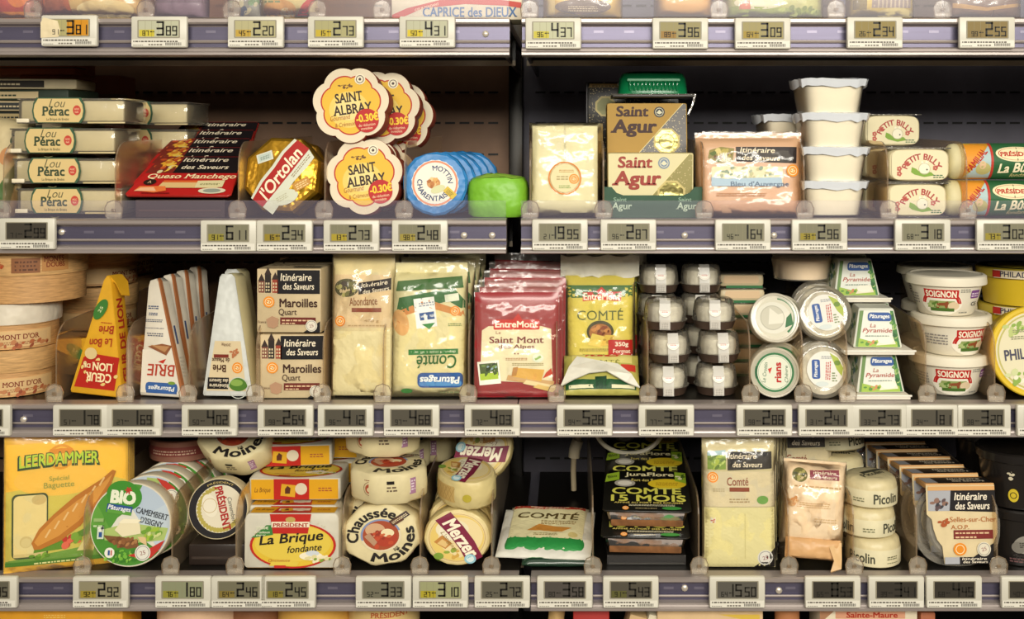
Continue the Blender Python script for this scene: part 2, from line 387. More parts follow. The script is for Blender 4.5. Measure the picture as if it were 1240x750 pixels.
# dividers between the lanes
def divider():
    r = thing('shelf_divider', '', 'divider')
    P = [(6, 0), (6, 62)]+[(6+30*(1-math.cos(a*math.pi/12)), 62+30*math.sin(a*math.pi/12)) for a in range(1, 7)]+[(385, 100), (385, 0)]
    b = MB(); n = len(P)
    b.add([(-.8, y, z) for y, z in P], [tuple(range(n))], PANEL); b.add([(.8, y, z) for y, z in P], [tuple(range(n))], PANEL)
    b.add([(x, y, z) for x in (-.9, .9) for y, z in P], [(i, i+1, n+i+1, n+i) for i in range(n-2)], EDGE)
    b.build('panel', r)
    b = MB(); A = [(-9.5, 2), (9.5, 2), (10.5, 12), (7.5, 19), (0, 22), (-7.5, 19), (-10.5, 12)]
    b.prism(A, 1, 3.5, clear('clip_plastic', '#efe2cc', .16, .15, shine=.6), .5); b.box(-9, 9, 0, 5, 0, 7, clear('clip_plastic'), .8)
    b.tube([(x, .5, z) for x, z in A[1:]+[A[0]]], .6, EDGE, 6); b.box(-2.5, 2.5, -.6, 1, 8, 12, EDGE, .5)
    b.build('foot_clip', r)
    return r
dv0 = divider(); first = [True]
def div(row, px, label, yaw=0):
    o = dv0 if first[0] else dup(dv0, label); first[0] = False; o['label'] = 'clear plastic shelf divider '+label
    place(o, px, .002, ZS[row], rz=yaw)
for row, px, l in ((1, 39, 'on the top shelf beside red and orange packs'), (1, 176, 'on the top shelf after the pale gold pack'), (1, 280, 'on the top shelf before the yellow and red wedge packs'), (1, 384, 'on the top shelf after the yellow and red wedge packs'), (1, 462, 'on the top shelf before the white box with blue lettering'), (1, 641, 'on the top shelf at the start of the right bay'), (1, 871, 'on the top shelf between pale orange block and green pack'), (1, 1013, 'on the top shelf between green pack and yellow bag'), (1, 1142, 'on the top shelf before the brown packs'),
    (2, 1, 'at the left end of the second shelf'), (2, 137, 'between stacked oval label boxes and red trays'), (2, 287, 'between red trays and gold foil octagon'), (2, 392, 'between gold foil octagon and flower shaped boxes'), (2, 489, 'between flower shaped boxes and blue foil wheels'), (2, 642, 'beside the lime green bag on the second shelf'), (2, 731, 'between ivory block and green display tray'), (2, 853, 'between green display tray and peach blue cheese pack'), (2, 975, 'between peach blue cheese pack and white tubs'), (2, 1077, 'between white tubs and small goat logs'), (2, 1173, 'between small goat logs and green log rolls'),
    (3, 65, 'between wooden boxes and yellow brie wedge'), (3, 151, 'between yellow brie wedge and white brie wedges'), (3, 227, 'between white brie wedges and single cream brie wedge'), (3, 309, 'between cream brie wedge and square cartons'), (3, 390, 'between square cartons and tall abondance pack'), (3, 463, 'between abondance pack and green topped comte pack'), (3, 567, 'between green topped comte pack and red trays'), (3, 674, 'between red trays and yellow comte packs'), (3, 785, 'between yellow comte packs and domed cups'), (3, 909, 'between domed cups and round lidded pots'), (3, 973, 'between round lidded pots and clear goat tubs'), (3, 1027, 'between clear goat tubs and pyramid packs'), (3, 1123, 'between pyramid packs and white goat tubs'), (3, 1207, 'between white goat tubs and yellow spread tub'),
    (4, 99, 'between yellow slice packs and camembert wheels'), (4, 206, 'between camembert wheels and black rimmed wheel'), (4, 284, 'between black rimmed wheel and brick boxes'), (4, 414, 'between brick boxes and cream paper wheels'), (4, 508, 'between cream paper wheels and purple band wheels'), (4, 595, 'between purple band wheels and fallen comte pack'), (4, 718, 'between fallen comte pack and black trays'), (4, 847, 'between black trays and upright comte packs'), (4, 956, 'between upright comte packs and crumpled film pack'), (4, 1035, 'between crumpled film pack and stacked small rounds'), (4, 1112, 'between stacked small rounds and clamshell packs'), (4, 1210, 'between clamshell packs and black tubs')): div(row, px, l)
# electronic price tags
TB = MB(); TB.box(-33, 33, 0, 7.5, 0, 37, ('#cdcabb', 'plastic'), 2.2, 2); TB.box(-29, 29, 7, 9, 3, 33, ('#a39e8e', 'plastic'), .5)
PAP = Art(front(-.05)); PAP.r(-32, 1.6, 31.5, 9.6, '#dbd8cb'); PAP.lines(-30, 6.4, 24, 8.8, 1, '#5a544b', .7); PAP.lines(-12, 2.6, 4, 5.4, 1, '#6b655a', .6); PAP.lines(-30, 2.4, -18, 4, 1, '#77716a', .5)
for i in range(22): PAP.r(8+i*.85, 2.6, 8+i*.85+.3+.3*(i*7 % 3 == 0), 6.0, '#3a352e'); PAP.w -= LAY
tagm = {}
def price(row, px, py, val, label, lcd='#9a9a78', yel=None, tilt=0, ink='#1c1a14', worn=False):
    r = thing('price_tag', label, 'price tag', 'electronic price tags')
    if not tagm: tagm['f'] = TB.build('frame', r); tagm['p'] = PAP.build('paper_strip', r)
    else:
        for k in 'fp': c = tagm[k].copy(); C.objects.link(c); c.parent = r
    VV[r.name] = [np.array(TB.v)*U]
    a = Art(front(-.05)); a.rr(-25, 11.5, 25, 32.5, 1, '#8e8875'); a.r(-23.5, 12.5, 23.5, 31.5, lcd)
    for i in range(1, 6*(int(lcd[1:3], 16) > 120)): a.r(-23.5+i*7.6, 12.5, -23.2+i*7.6, 31.5, '#8a8468'); a.w -= LAY
    if yel: a.r(-23, 13, -5, 21, yel)
    if worn: a.r(-2, 12.8, 23, 31.3, '#c98a1c'); a.p([(-33, 10), (-12, 11), (-10, 20), (-13, 30), (-30, 34), (-33, 28)], ('#e3d3ac', 'crinkle'))
    if val:
        e, c = val.split('.'); w0 = len(e)*9.6
        for i, ch in enumerate(e): seven(a, ch, 4.5-w0+9.6*(i+1)-7, 14, 17 if len(e) < 2 else 15, ink); 
        a.w += LAY
        for i, ch in enumerate(c): seven(a, ch, 8.5+i*7.4, 14, 11.5, ink)
        a.w += LAY
        for i, ch in enumerate(str(abs(hash_(label)) % 90+10)): seven(a, ch, -19+i*4.2, 14, 6, ink)
        a.w += LAY; a.lines(-10, 18, -5, 20, 1, ink, .6)
    a.build('display', r)
    place(r, px, -.0125, Z(py, -.0125), tilt); return r
def hash_(s):
    h = 0
    for ch in s: h = (h*31+ord(ch)) % 99991
    return h
G, GB, DK, DK2 = '#a9aa8a', '#a7a98f', '#5c594b', '#3d382f'  # lower rails get darker screen tones: dimming by viewing angle put into the colour
Yl = '#b8a22c'
for px, val, lcd, yel, ty in ((192, '3.89', '#b4b59a', '#c4b53a', 0), (309, '2.20', '#aca67c', '#b6973a', 0), (406, '2.73', '#a19c6e', Yl, 0), (517, '4.31', '#b0b095', '#c9b428', 0), (670, '4.37', '#b4b596', '#bdb13a', 2), (824, '3.96', '#8d8458', '#8f6f30', 2), (924, '3.09', '#948a5a', '#98822f', 2), (1060, '2.34', '#85753f', '#86743c', 1), (1196, '2.55', '#7d6b3c', '#7a673a', 1)):
    price(1, px, 58+ty*.9, val, 'white electronic price tag reading %s on the top rail' % val.replace('.', ' '), lcd, yel)
price(1, 83, 56.5, '3.81', 'worn yellowed price tag with peeling sticker at the left end of the top rail', '#a8a06c', None, worn=True)
for px, val, yel in ((276, '6.11', '#8b8230'), (344, '2.34', '#8d7b24'), (425, '2.73', '#a08f28'), (508, '2.48', '#948637'), (678, '19.95', None), (761, '2.87', None), (900, '1.64', None), (993, '2.96', '#8f822c'), (1118, '3.18', None), (1217, '3.02', '#8f822c')):
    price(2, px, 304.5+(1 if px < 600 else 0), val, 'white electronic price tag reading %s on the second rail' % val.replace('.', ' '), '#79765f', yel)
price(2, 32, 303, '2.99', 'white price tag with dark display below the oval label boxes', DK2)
for px, val, l in ((97, '1.78', ''), (161, '1.69', ''), (253, '4.02', ''), (345, '2.64', ''), (418, '4.12', ''), (498, '4.68', ''), (596, '4.03', ''), (708, '5.28', ''), (807, '3.99', ''), (926, '2.88', ''), (1001, '2.41', ''), (1066, '2.73', ''), (1129, '1.81', ''), (1191, '3.20', '')):
    price(3, px, 529.5, val, 'white price tag with dark display reading %s on the third rail' % val.replace('.', ' '), '#4d493e')  # dimming from the steeper view is painted into this rail's screen colour
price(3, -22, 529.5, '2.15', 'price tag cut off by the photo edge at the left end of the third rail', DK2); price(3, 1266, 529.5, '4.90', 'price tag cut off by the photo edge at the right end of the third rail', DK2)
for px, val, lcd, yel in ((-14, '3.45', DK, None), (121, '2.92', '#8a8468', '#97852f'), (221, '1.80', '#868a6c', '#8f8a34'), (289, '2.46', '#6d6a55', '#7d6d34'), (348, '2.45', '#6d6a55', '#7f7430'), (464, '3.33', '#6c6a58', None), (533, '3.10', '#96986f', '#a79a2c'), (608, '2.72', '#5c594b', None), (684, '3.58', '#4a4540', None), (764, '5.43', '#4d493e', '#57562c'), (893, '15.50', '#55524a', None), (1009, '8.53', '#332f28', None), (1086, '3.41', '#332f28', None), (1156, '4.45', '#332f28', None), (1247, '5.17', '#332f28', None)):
    price(4, px, 738, val, 'white electronic price tag reading %s on the fourth rail' % val.replace('.', ' '), lcd, yel)  # mostly darker screen colours here too, standing in for the viewing angle
# ---------------------------------------------------------------- second shelf
Z2 = ZS[2]
def band(a, x0, y0, x1, y1, up=False, lc='#e9dcc0', sk=0):
    """black band with the two-line white hand lettering that several packs carry"""
    a.p([(x0, y0), (x1, y0+sk), (x1, y1+sk), (x0, y1)], '#1d1a1a'); W_ = x1-x0; H_ = y1-y0; rot = math.degrees(math.atan2(sk, W_)); cx = (x0+x1)/2; cy = (y0+y1+sk)/2
    a.t('Itinéraire', cx-W_*.03, cy+H_*.2, W_*.8, H_*.34, lc, rot, .012, .15); a.t('des Saveurs', cx+W_*.03, cy-H_*.22, W_*.8, H_*.28, lc, rot, .012, .15)
def aop(a, cx, cy, r): a.e(cx, cy, r, r, '#e8902c'); a.ring(cx, cy, r*.62, r*.72, '#f4e2b8'); a.e(cx, cy, r*.4, r*.32, '#f4d9a0'); a.blobs(cx, cy, r*.3, r*.2, 3, r*.12, ['#b3541c'])
def disc_logo(a, cx, cy, r, c='#f0ead6'): a.e(cx, cy, r, r, c); a.ring(cx, cy, r*.78, r*.86, '#8a8a84'); a.t('25', cx, cy, r*.7, r*.5, '#8a4a4a', 15)
# --- oval label boxes
def perac():
    r = thing('cheese_box', '', 'cheese')
    b = MB(); b.box(-62, 62, 4, 72, 2.5, 28, ('#c4b68a', 'cheese'), 3); b.build('cheese', r)
    b = MB(); b.box(-65, 65, 1, 76, 0, 1.6, SHELL); b.box(-65, 65, 1, 76, 28.6, 30.5, SHELL, .5); b.box(-64, 64, 2, 74, 1, 29, SHELL, 2)
    b.box(-65, -50, -1.5, 2, 1, 6, ('#e6dcc0', 'plastic'), .8); b.box(20, 65, -1, 2, 0, 2, ('#c9b98a', 'plastic'), .5); b.build('tray', r)
    b = MB(); b.prism([(-52, .5), (12, .5), (16, 6), (18, 15), (16, 25), (12, 31), (-52, 31), (-56, 25), (-58, 15), (-56, 6)], -1.2, 0, ('#35573c', 'paper'), .3, False); b.box(-52, 12, -.5, 60, 30.6, 31.4, ('#35573c', 'paper')); b.v = [(x*.84+2.5, y, z) for x, y, z in b.v]; b.build('sleeve', r)
    a = Art(lambda u, v, w: (u*.84+2.5, -1.3-w, v)); a.p([(-49, 1.5), (9, 1.5), (14, 8), (15.5, 15.5), (14, 23), (9, 30), (-49, 30), (-54, 23), (-55.5, 15.5), (-54, 8)], '#d6bd82')
    a.t('Lou', -22, 24.5, 24, 10, '#5b5a3f', 0, -.012, .35); a.t('Pérac', -24, 15, 39, 11.5, '#3d4a34', 0, .03, 0, True); a.t('La Brique de Brebis', -21, 4.8, 32, 4, '#5b5a3f', 0, .01); a.ring(-22, 13, 17, 17.4, '#9a9468', 250, 290)
    a.e(6.5, 16, 5.6, 6, '#c2483a'); a.t('AOC', 6.5, 17.5, 7, 2.2, '#f1dcae'); a.t('lait', 6.5, 14, 5, 2.2, '#f1dcae'); a.build('oval_label', r); return r
p0 = perac(); z = Z2
for i, (px, l) in enumerate(((83, 'lowest of the four, seen through the shelf guard'), (78, 'second from the bottom of the front stack'), (75, 'third from the bottom of the front stack'), (84, 'topmost of the front stack'))):
    o = p0 if i == 0 else dup(p0, ''); tag(o, 'cheese box with cream oval label, '+l, 'cheese', 'oval label cheese boxes'); z = place(o, px, .02+.002*(i % 2), z, rz=(-1, 1.5, -2, 1)[i])
z = Z2
for i, l in enumerate(('first', 'second', 'third', 'topmost')):
    o = dup(p0, 'cheese box with oval label in the rear stack, %s from the shelf' % l if i < 3 else 'cheese box with oval label lying topmost behind red trays', 'oval label cheese boxes'); z = place(o, 170, .155, z, rz=-4)
# --- packs and cartons at the far left
def flatpack(c1, c2, w=100, d=80, h=12):
    r = thing('cheese_pack', '', 'cheese'); b = MB(); b.box(-w/2, w/2, 0, d, 0, h, (c1, 'paper'), 3); b.build('body', r)
    a = Art(front(-.1)); a.r(-w/2+4, 2.5, w*.15, h-2.5, c2); a.lines(-w/2+8, 5.4, -w*.1, h-5.4, 1, c1, .7); a.build('label', r); return r
z = Z2
for i, (c1, c2) in enumerate((('#2c3a2c', '#c9b68c'), ('#d2c39c', '#2b2620'), ('#262c26', '#c9b68c'), ('#bfae86', '#2b2620'), ('#222522', '#b8a680'), ('#cdbb92', '#26302a'), ('#26241f', '#a89468'), ('#c2b08c', '#26302a'), ('#1f241f', '#a89468'), ('#b8a680', '#222522'), ('#2c3a2c', '#c9b68c'), ('#d2c39c', '#2b2620'))):
    o = flatpack(c1, c2, 118, 80, 14); tag(o, 'flat %s cheese pack lying in the dark rear stack, %s from the shelf' % ('dark' if i % 2 == 0 else 'pale', ('first', 'second', 'third', 'fourth', 'fifth', 'sixth', 'seventh', 'eighth', 'ninth', 'tenth', 'eleventh', 'topmost')[i]), 'cheese', 'flat packs stacked at the back'); z = place(o, 26+(i*37 % 13), .14, z, rz=(-6, 5, -2, 7, 3, -4, 6, -8, 4, 9, -5, 6)[i])
def carton(w, d, h, c='#8a4a22'):
    r = thing('carton', '', 'box'); b = MB(); b.box(-w/2, w/2, 0, d, 0, h, (c, 'paper'), 1); b.build('body', r); b = MB(); b.box(-w/2-.2, w/2+.2, -.2, d*.5, h*.45, h*.55, ('#7a5230', 'paper')); b.build('tape', r); return r
o = carton(150, 70, 66, '#8a4a2a'); tag(o, 'brown carton lowest in the stack against the back panel', 'box', 'brown cartons'); z = place(o, 90, .33, Z2)
for i, (w_, px, c) in enumerate(((150, 86, '#8a4a2a'), (145, 82, '#94502e'))): o = carton(w_, 70, 61, c); tag(o, 'brown carton in the rear stack, %s from the shelf' % ('second', 'third')[i], 'box', 'brown cartons'); z = place(o, px, .33, z, rz=2)
o = carton(190, 70, 19, '#c2622e'); tag(o, 'orange brown flat carton topmost in the dark left corner', 'box', 'brown cartons'); place(o, 12, .31, z)
# green and cream pack cut by the left edge
r = thing('cheese_pack', 'green edged cream pack standing at the left photo edge', 'cheese'); b = MB(); f = pillow(b, 70, 118, 30, ('#cdbd92', 'crinkle'), 1); b.build('wrapper', r)
a = Art(f, 6); a.p([(10, 4), (30, 4), (33, 60), (26, 60), (14, 30)], '#4c6a38'); a.e(16, 70, 8, 11, '#c08a5a'); a.t('C', 22, 92, 12, 16, '#3c4a34', 0, .02); a.build('label', r); place(r, -14, .03, Z2, 10, 8, 0)
# --- red trays, leaning back one behind the other
def queso():
    r = thing('cheese_tray', '', 'cheese'); b = MB(); O = [(-66, 4), (-62, 0), (62, 0), (66, 4), (57, 80), (54, 83), (-47, 83), (-50, 80)]
    b.prism(O, 0, 3, ('#a8231c', 'gloss'), .8); b.prism([(p[0]*.92, 4+p[1]*.9) for p in O], 3, 7.5, ('#3a2119', 'plastic'), 2); b.build('tray', r)
    a = Art(front(-.1)); a.p([(-65, 4), (-61, .5), (61, .5), (65, 4), (60, 46), (-57, 46)], '#b3201d'); a.p([(-57, 46), (60, 46), (56, 81), (-49, 81)], '#1d1719')
    a.p([(-57, 46), (-22, 46), (-18, 81), (-49, 81)], '#7a2a20'); a.blobs(-36, 58, 13, 10, 14, 4.5, ['#e2a834', '#c9582a', '#e7c04c', '#7a3020', '#d8d0a0']); a.blobs(-34, 73, 12, 6, 9, 4, ['#c97a2a', '#b54a26', '#e2b24c'])
    a.t('Itinéraire', 12, 74, 58, 8.5, '#e9dcc0', 0, .012, .15); a.t('des Saveurs', 16, 58, 60, 8.5, '#e9dcc0', 0, .012, .15)
    a.t('Queso Manchego', 6, 37, 112, 12.5, '#f3dfb0', 0, .015, .12, True); a.e(-43, 26, 8, 6, '#2c1a14'); a.t('A', -43, 26, 5, 5, '#d9b890')
    a.p([(-30, 14), (-26, 27), (44, 27), (46, 14)], '#d9b77a'); a.r(-26, 25, 42, 29, '#d3612c'); a.quad(34, 22, 34, 14, '#d9cf9e', 2); a.t('~', 34, 22, 24, 4.5, '#6d6a3c'); a.p([(-56, 8), (-52, 17), (-20, 17), (-16, 8), (-30, 4)], '#e0763a'); a.p([(-56, 7), (-50, 14), (-34, 15), (-28, 7)], '#e9b48a'); a.e(41, 8, 17, 6, '#d9d0b4'); a.e(41, 8, 11, 4, '#8f968a'); a.r(-45, 2, -10, 3.6, '#7a1512')
    a.build('label', r); return r
q0 = queso(); z = Z2+.022
for i, l in enumerate(('frontmost, its red face fully in view', 'second, only its black band showing', 'third, black band above the second', 'fourth, with pale rim catching light', 'rearmost, topping the leaning row')):
    o = q0 if i == 0 else dup(q0, ''); tag(o, 'red tray of sheep cheese leaning back, '+l, 'cheese', 'red trays of sheep cheese'); place(o, 213+i*7, .018+.0355*i, Z2+.0235+.0118*i, 56, 0, -4)
b = MB(); W_ = [(0, 0), (0, 21), (30, 23), (150, 70), (215, 82), (215, 0)]; b.loft([[(x, y, z) for y, z in W_] for x in (-54, -52, 52, 54)], ('#33211c', 'plastic'), True, False); r = thing('tray_riser', 'dark sloping plastic riser under the leaning red trays', 'riser'); b.build('body', r); b = MB(); b.box(-50, 50, -.8, .4, 7, 9, ('#4a332a', 'plastic')); b.build('lip', r); place(r, 218, .03, Z2)
# --- gold octagon wheel
def gon(n, R, ph=0, k=1): return [(R*math.cos(math.radians(ph+360*i/n)), R*k*math.sin(math.radians(ph+360*i/n))) for i in range(n)]
def dome(R, d=4, y0=0): return lambda u, v, w: (u, y0-d*max(0, 1-(u*u+v*v)/(R*R))-w, v)
r = thing('cheese_round', 'gold foil octagonal cheese wheel with red diagonal band', 'cheese'); b = MB(); b.loft([[(p[0], y, p[1]) for p in gon(8, q, 20)] for q, y in ((2, -4), (30, -3), (44, -.5), (48, 2), (50, 8), (50, 30), (46, 36), (5, 38))], ('#c99a2c', 'foil'), True, False)
for i in range(8): a_ = math.radians(20+45*i+22); b.box(-.1, .1, 2, 4, 0, .1, ('#c99a2c', 'foil'))
b.build('gold_foil', r)
a = Art(lambda u, v, w: dome(46, 4, -.4)(u*.97+1, v*.97+1, w), 5); Rr = -38
def rot(P, d): c, s_ = math.cos(math.radians(d)), math.sin(math.radians(d)); return [(x*c-y*s_, x*s_+y*c) for x, y in P]
a.p(rot([(-47, -24), (-30, -24), (0, -21), (24, -23), (40, -22), (45, -8), (44, 14), (22, 16), (0, 14), (-22, 15), (-47, 12)], 55), '#d3d6c2'); a.p(rot([(-47, -8), (-20, -10), (8, -11), (45, -10), (45, 10), (22, 12), (0, 10), (-22, 11), (-47, 9)], 55), '#a92622')
q = rot([(-1, 0)], 55)[0]; a.t("l'Ortolan", q[0], q[1], 74, 17, '#f2e6c8', 55, .02, .2); q = rot([(22, -15)], 55)[0]; a.t('~', q[0], q[1], 34, 5, '#9a8a68', 55, 0, .35)
a.quad(-22, 20, 21, 12, '#d8dccb', 18); a.quad(-22, 20, 17, 9, '#bccabf', 18); a.t('~', -22, 20, 12, 5, '#7a8a80', 20); a.e(8, -31, 17, 9, '#cfd2bc', 20); a.t('~', 4, -31, 15, 7, '#b4b294', 30, 0, .3); a.quad(28, -14, 22, 11, '#c08a3a', 30); a.lines(20, -18, 36, -10, 3, '#e6cc90', .5, 30); a.build('label', r)
place(r, 339, .02, Z2, 12, 0, -6)
b = MB(); r = thing('cheese_round', 'gold foil wheel mostly hidden behind the red banded one', 'cheese'); b.prism(gon(8, 47, 5), 0, 34, ('#b5842a', 'foil'), 4, False); b.build('gold_foil', r); a = Art(front(-.1)); a.e(0, 0, 30, 30, '#a92622'); a.build('label', r); place(r, 352, .075, Z2, 10)
# --- flower shaped boxes
FL = [((40+4.6*abs(math.cos(3.5*t))**.8)*math.cos(t+.25), (40+4.6*abs(math.cos(3.5*t))**.8)*math.sin(t+.25)) for t in [2*math.pi*i/98 for i in range(98)]]
def flower():
    r = thing('cheese_box', '', 'cheese'); b = MB(); b.prism([(p[0]*1.05, p[1]*1.05) for p in FL], 0, 34, ('#8f3a26', 'paper'), 2.2); b.build('box', r)
    a = Art(front(-.1)); sc = lambda k: [(p[0]*k, p[1]*k) for p in FL]
    a.p(sc(1.04), '#ddd0b4'); a.p(sc(.83), '#b5301f'); a.p(sc(.79), '#e0b437'); a.e(-2, -6, 24, 22, '#e6c766'); a.e(-3, -5, 17, 14, '#ead28a')
    a.t('SAINT', -3, 9, 33, 12, '#33231a', 9, .024, 0, True); a.t('ALBRAY', 2, -5, 47, 12, '#33231a', 9, .024, 0, True)
    a.blobs(-8, 22, 9, 3, 9, 1.5, ['#6d4a26']); a.ring(-8, 20, 6, 6.7, '#6d4a26', 20, 160, 12, .6); a.t('Gourmand', -12, -16, 24, 6, '#a2622c', 9, 0, .2); a.t('& Crémeux', -6, -24, 24, 5, '#a2622c', 9, 0, .2)
    a.e(10, 31, 6.4, 6.4, '#e9e0c4'); a.ring(10, 31, 3.9, 4.8, '#4a3a34'); a.e(10, 31, 1.7, 1.7, '#4a3a34')
    a.e(20, -19, 14.5, 14.5, '#b3201d'); a.t('-0.30€', 20.5, -15, 27, 10, '#f1c832', 9, .035); a.t('de réduction', 20.5, -24, 20, 3.3, '#f0d8b0', 8); a.t('immédiate', 20.5, -28.3, 14, 3, '#f0d8b0', 8); a.build('lid_label', r); return r
f0 = flower(); tag(f0, 'yellow flower shaped cheese box standing at the front bottom of its stack', 'cheese', 'flower shaped boxes'); zt = place(f0, 440, .012, Z2, 7)
o = dup(f0, 'yellow flower shaped cheese box hidden behind the bottom front one'); place(o, 446, .062, Z2, 5, 6); o = dup(f0, 'yellow flower shaped box at the rear of the bottom row'); place(o, 458, .105, Z2, 3, -5)
z_ = Z2+.0885; o = dup(f0, 'yellow flower shaped cheese box upper front, leaning on the one below'); place(o, 424, .016, z_, 5, 1)
o = dup(f0, 'yellow flower shaped box half hidden behind the upper front one'); place(o, 463, .062, z_-.002, 5, 5); o = dup(f0, 'dim flower shaped box at the rear of the upper row, edge showing'); place(o, 481, .115, z_-.012, 4, 9)
# --- blue foil wheels
def mottin():
    r = thing('cheese_round', '', 'cheese'); b = MB(); rng = random.Random(4)
    rg = []
    for q, y in ((3, 0), (28, .3), (36, 1), (39, 4), (39.5, 12), (38, 20), (30, 23), (3, 23)): rg.append([(p[0]*(1+rng.uniform(-.025, .025)), y+rng.uniform(-.3, .3), p[1]*(1+rng.uniform(-.025, .025))) for p in gon(18, q, 8)])
    b.loft(rg, ('#2f7fc0', 'crinkle'), True, False); b.build('blue_foil', r)
    a = Art(front(-.6)); a.fn = (lambda g: lambda u, v, w: g(u*.9, v*.9, w))(a.fn); a.p([((31+.9*(i % 2))*math.cos(i*math.pi/20), (31+.9*(i % 2))*math.sin(i*math.pi/20)) for i in range(40)], '#cfe0e4'); a.ring(0, 0, 28, 30.6, '#d98a66'); a.ring(0, 0, 25.5, 26.2, '#d9a890'); a.e(0, 0, 27.5, 27.5, '#e6e2d4')
    a.arc('MOTTIN', 0, 0, 17, 7, 100, 0, '#2b3d68', .012); a.arc('CHARENTAIS', 0, 0, 17.5, 7, 150, 305, '#2b3d68', .02, False, True) if False else a.arc('CHARENTAIS', 0, 0, 17, 7, 165, 318, '#2b3d68', .02, False, True)
    a.e(-2, 0, 9, 7.5, '#c9925a'); a.blobs(-3, 1, 7, 6, 14, 2.6, ['#d9a860', '#a8662e', '#e6c48a', '#b9783c']); a.e(4, -8, 10, 5, '#cfd0a0', 20); a.quad(20, -13, 17, 9, '#d0b43c', -42); a.lines(15, -16, 25, -10, 3, '#6d5c20', .5, -42); a.build('label', r); return r
m0 = mottin(); tag(m0, 'blue foil cheese wheel with round peach label, front of its row', 'cheese', 'blue foil wheels'); place(m0, 526, .02, Z2, 6, 0, 3)
for i, l in enumerate(('second', 'third', 'fourth', 'fifth')): o = dup(m0, 'blue foil cheese wheel, %s in the leaning row' % l); place(o, 537+i*10, .046+.026*i, Z2, 7-i, -20*i, 4)
# --- lime bag
r = thing('cheese_pack', 'lime green wrapped cheese lying on the second shelf', 'cheese'); b = MB(); rng = random.Random(2); rg = []
for z_, q in ((0, .88), (3, .97), (14, 1), (34, 1.0), (42, .96), (47, .86), (49, .5)):
    rg.append([(37*q*math.copysign(abs(math.cos(t))**.6, math.cos(t))*(1+rng.uniform(-.015, .015)), 28*q*math.copysign(abs(math.sin(t))**.6, math.sin(t))*(1+rng.uniform(-.02, .02)), z_+rng.uniform(-1.2, 1.2)*(z_ > 5)) for t in [2*math.pi*i/28 for i in range(28)]])
b.loft(rg, ('#79b82f', 'crinkle')); b.build('wrapper', r); b = MB(); b.loft([[(x*.9, y*.9, z_+.8) for x, y, z_ in rg[-2]], [(x*.3-8, y*.5, z_+3) for x, y, z_ in rg[-1]]], ('#9ccb4a', 'crinkle')); b.build('folded_top', r); place(r, 602, .022, Z2, 0, 0, -4)
# --- ivory block
def ivory():
    r = thing('cheese_block', '', 'cheese'); b = MB(); f = pillow(b, 87, 114, 34, ('#d6cfa6', 'cheese'), .4, 12); b.build('cheese', r); b = MB(); g = pillow(b, 87.6, 115, 34, FILM, 1.3, 12, 0, -.3, grow=.5); b.box(-1, 1, -1.6, 0, 60, 112, FILM, .4); b.build('film', r)
    a = Art(lambda u, v, w: f(u, v, w+1.4), 5); a.ring(0, 46, 18.5, 20, '#d9812e'); a.ring(0, 46, 17.3, 17.8, '#c9a25a'); a.e(0, 46, 17.2, 17.2, '#ddd2a2'); a.t('~', 2, 55, 18, 4, '#b98a3a'); aop(a, 11, 45, 6); a.t('~', 0, 36, 14, 4.5, '#7a9a4a', 0, 0, .2); a.lines(-10, 44, 4, 50, 2, '#b0a070'); a.build('label', r); return r
o = ivory(); tag(o, 'large ivory cheese block with orange ring label', 'cheese'); place(o, 684, .022, Z2, 4); o2 = dup(o, 'ivory cheese block mostly hidden behind its ring labelled twin'); place(o2, 688, .066, Z2, 4)
# --- green display tray with boxes
def agur(gold):
    r = thing('cheese_box', '', 'cheese'); b = MB(); b.box(-52, 52, 0, 30, 0, 76, ('#d6c98e' if not gold else '#8a6f2c', 'paper'), 2); b.build('carton', r)
    a = Art(front(-.1)); A, B_ = ('#d9d0a2', '#8f8648') if not gold else ('#b08a36', '#2a2014')
    a.rr(-51, .8, 51, 75.4, 3, A); a.p([(-20, 1), (50, 1), (50.5, 74), (46, 75)], (B_, 'speck')); a.p([(-20, 1), (-19, 1), (47, 75), (46, 75)], '#e6d9a0')
    a.p(gon8(25, 26, 18), '#c9b878'); a.p(gon8(25, 26, 15.5), ('#b0a666', 'foil')); a.ring(25, 26, 9, 10, '#8a8048')
    c = '#9a3f34' if not gold else '#3a1a12'
    a.t('Saint', -19, 65, 42, 14, c, 0, .03, .08, True); a.t('Agur', -17, 43, 60, 23, c, 0, .035, .08, True); a.e(16, 64, 7, 7, '#7f8fa0' if not gold else '#2c3038'); a.ring(16, 64, 4.6, 5.4, '#d9d6b8'); a.p([(12, 63), (16, 67), (20, 63), (16, 61)], '#d9d6b8'); a.build('front_label', r); return r
def gon8(cx, cy, R): return [(cx+x, cy+y) for x, y in gon(8, R, 22.5)]
g1 = agur(False); tag(g1, 'cream and olive blue cheese box standing in the green tray', 'cheese'); place(g1, 788, .026, Z2+.0018)
g2 = agur(True); tag(g2, 'gold and black blue cheese box behind the cream one', 'cheese')
r = thing('display_tray', 'dark green cardboard display tray with cut out front', 'tray'); b = MB(); GT = ('#274f38', 'paper')
b.loft([[(x, y, z) for x, z in [(-59, 0), (59, 0), (59, 37), (50, 37), (44, 30), (36, 27), (-36, 27), (-44, 30), (-50, 37), (-59, 37)]] for y in (0, 1.5)], GT, True, False); b.box(-59, -57.5, 1.5, 140, 0, 37, GT); b.box(57.5, 59, 1.5, 140, 0, 37, GT); b.box(-58, 58, 1.5, 140, 0, 1.4, GT); b.build('carton', r)
for x in (-38, 40): a = Art(front(-.1)); a.t('Saint', x-2, 22, 16, 5, '#8fae96', 0, .01, .1, True); a.t('Agur', x, 13, 25, 11, '#b9cdb4', 0, .02, .1, True); a.build('print', r)
place(r, 791, .018, Z2)
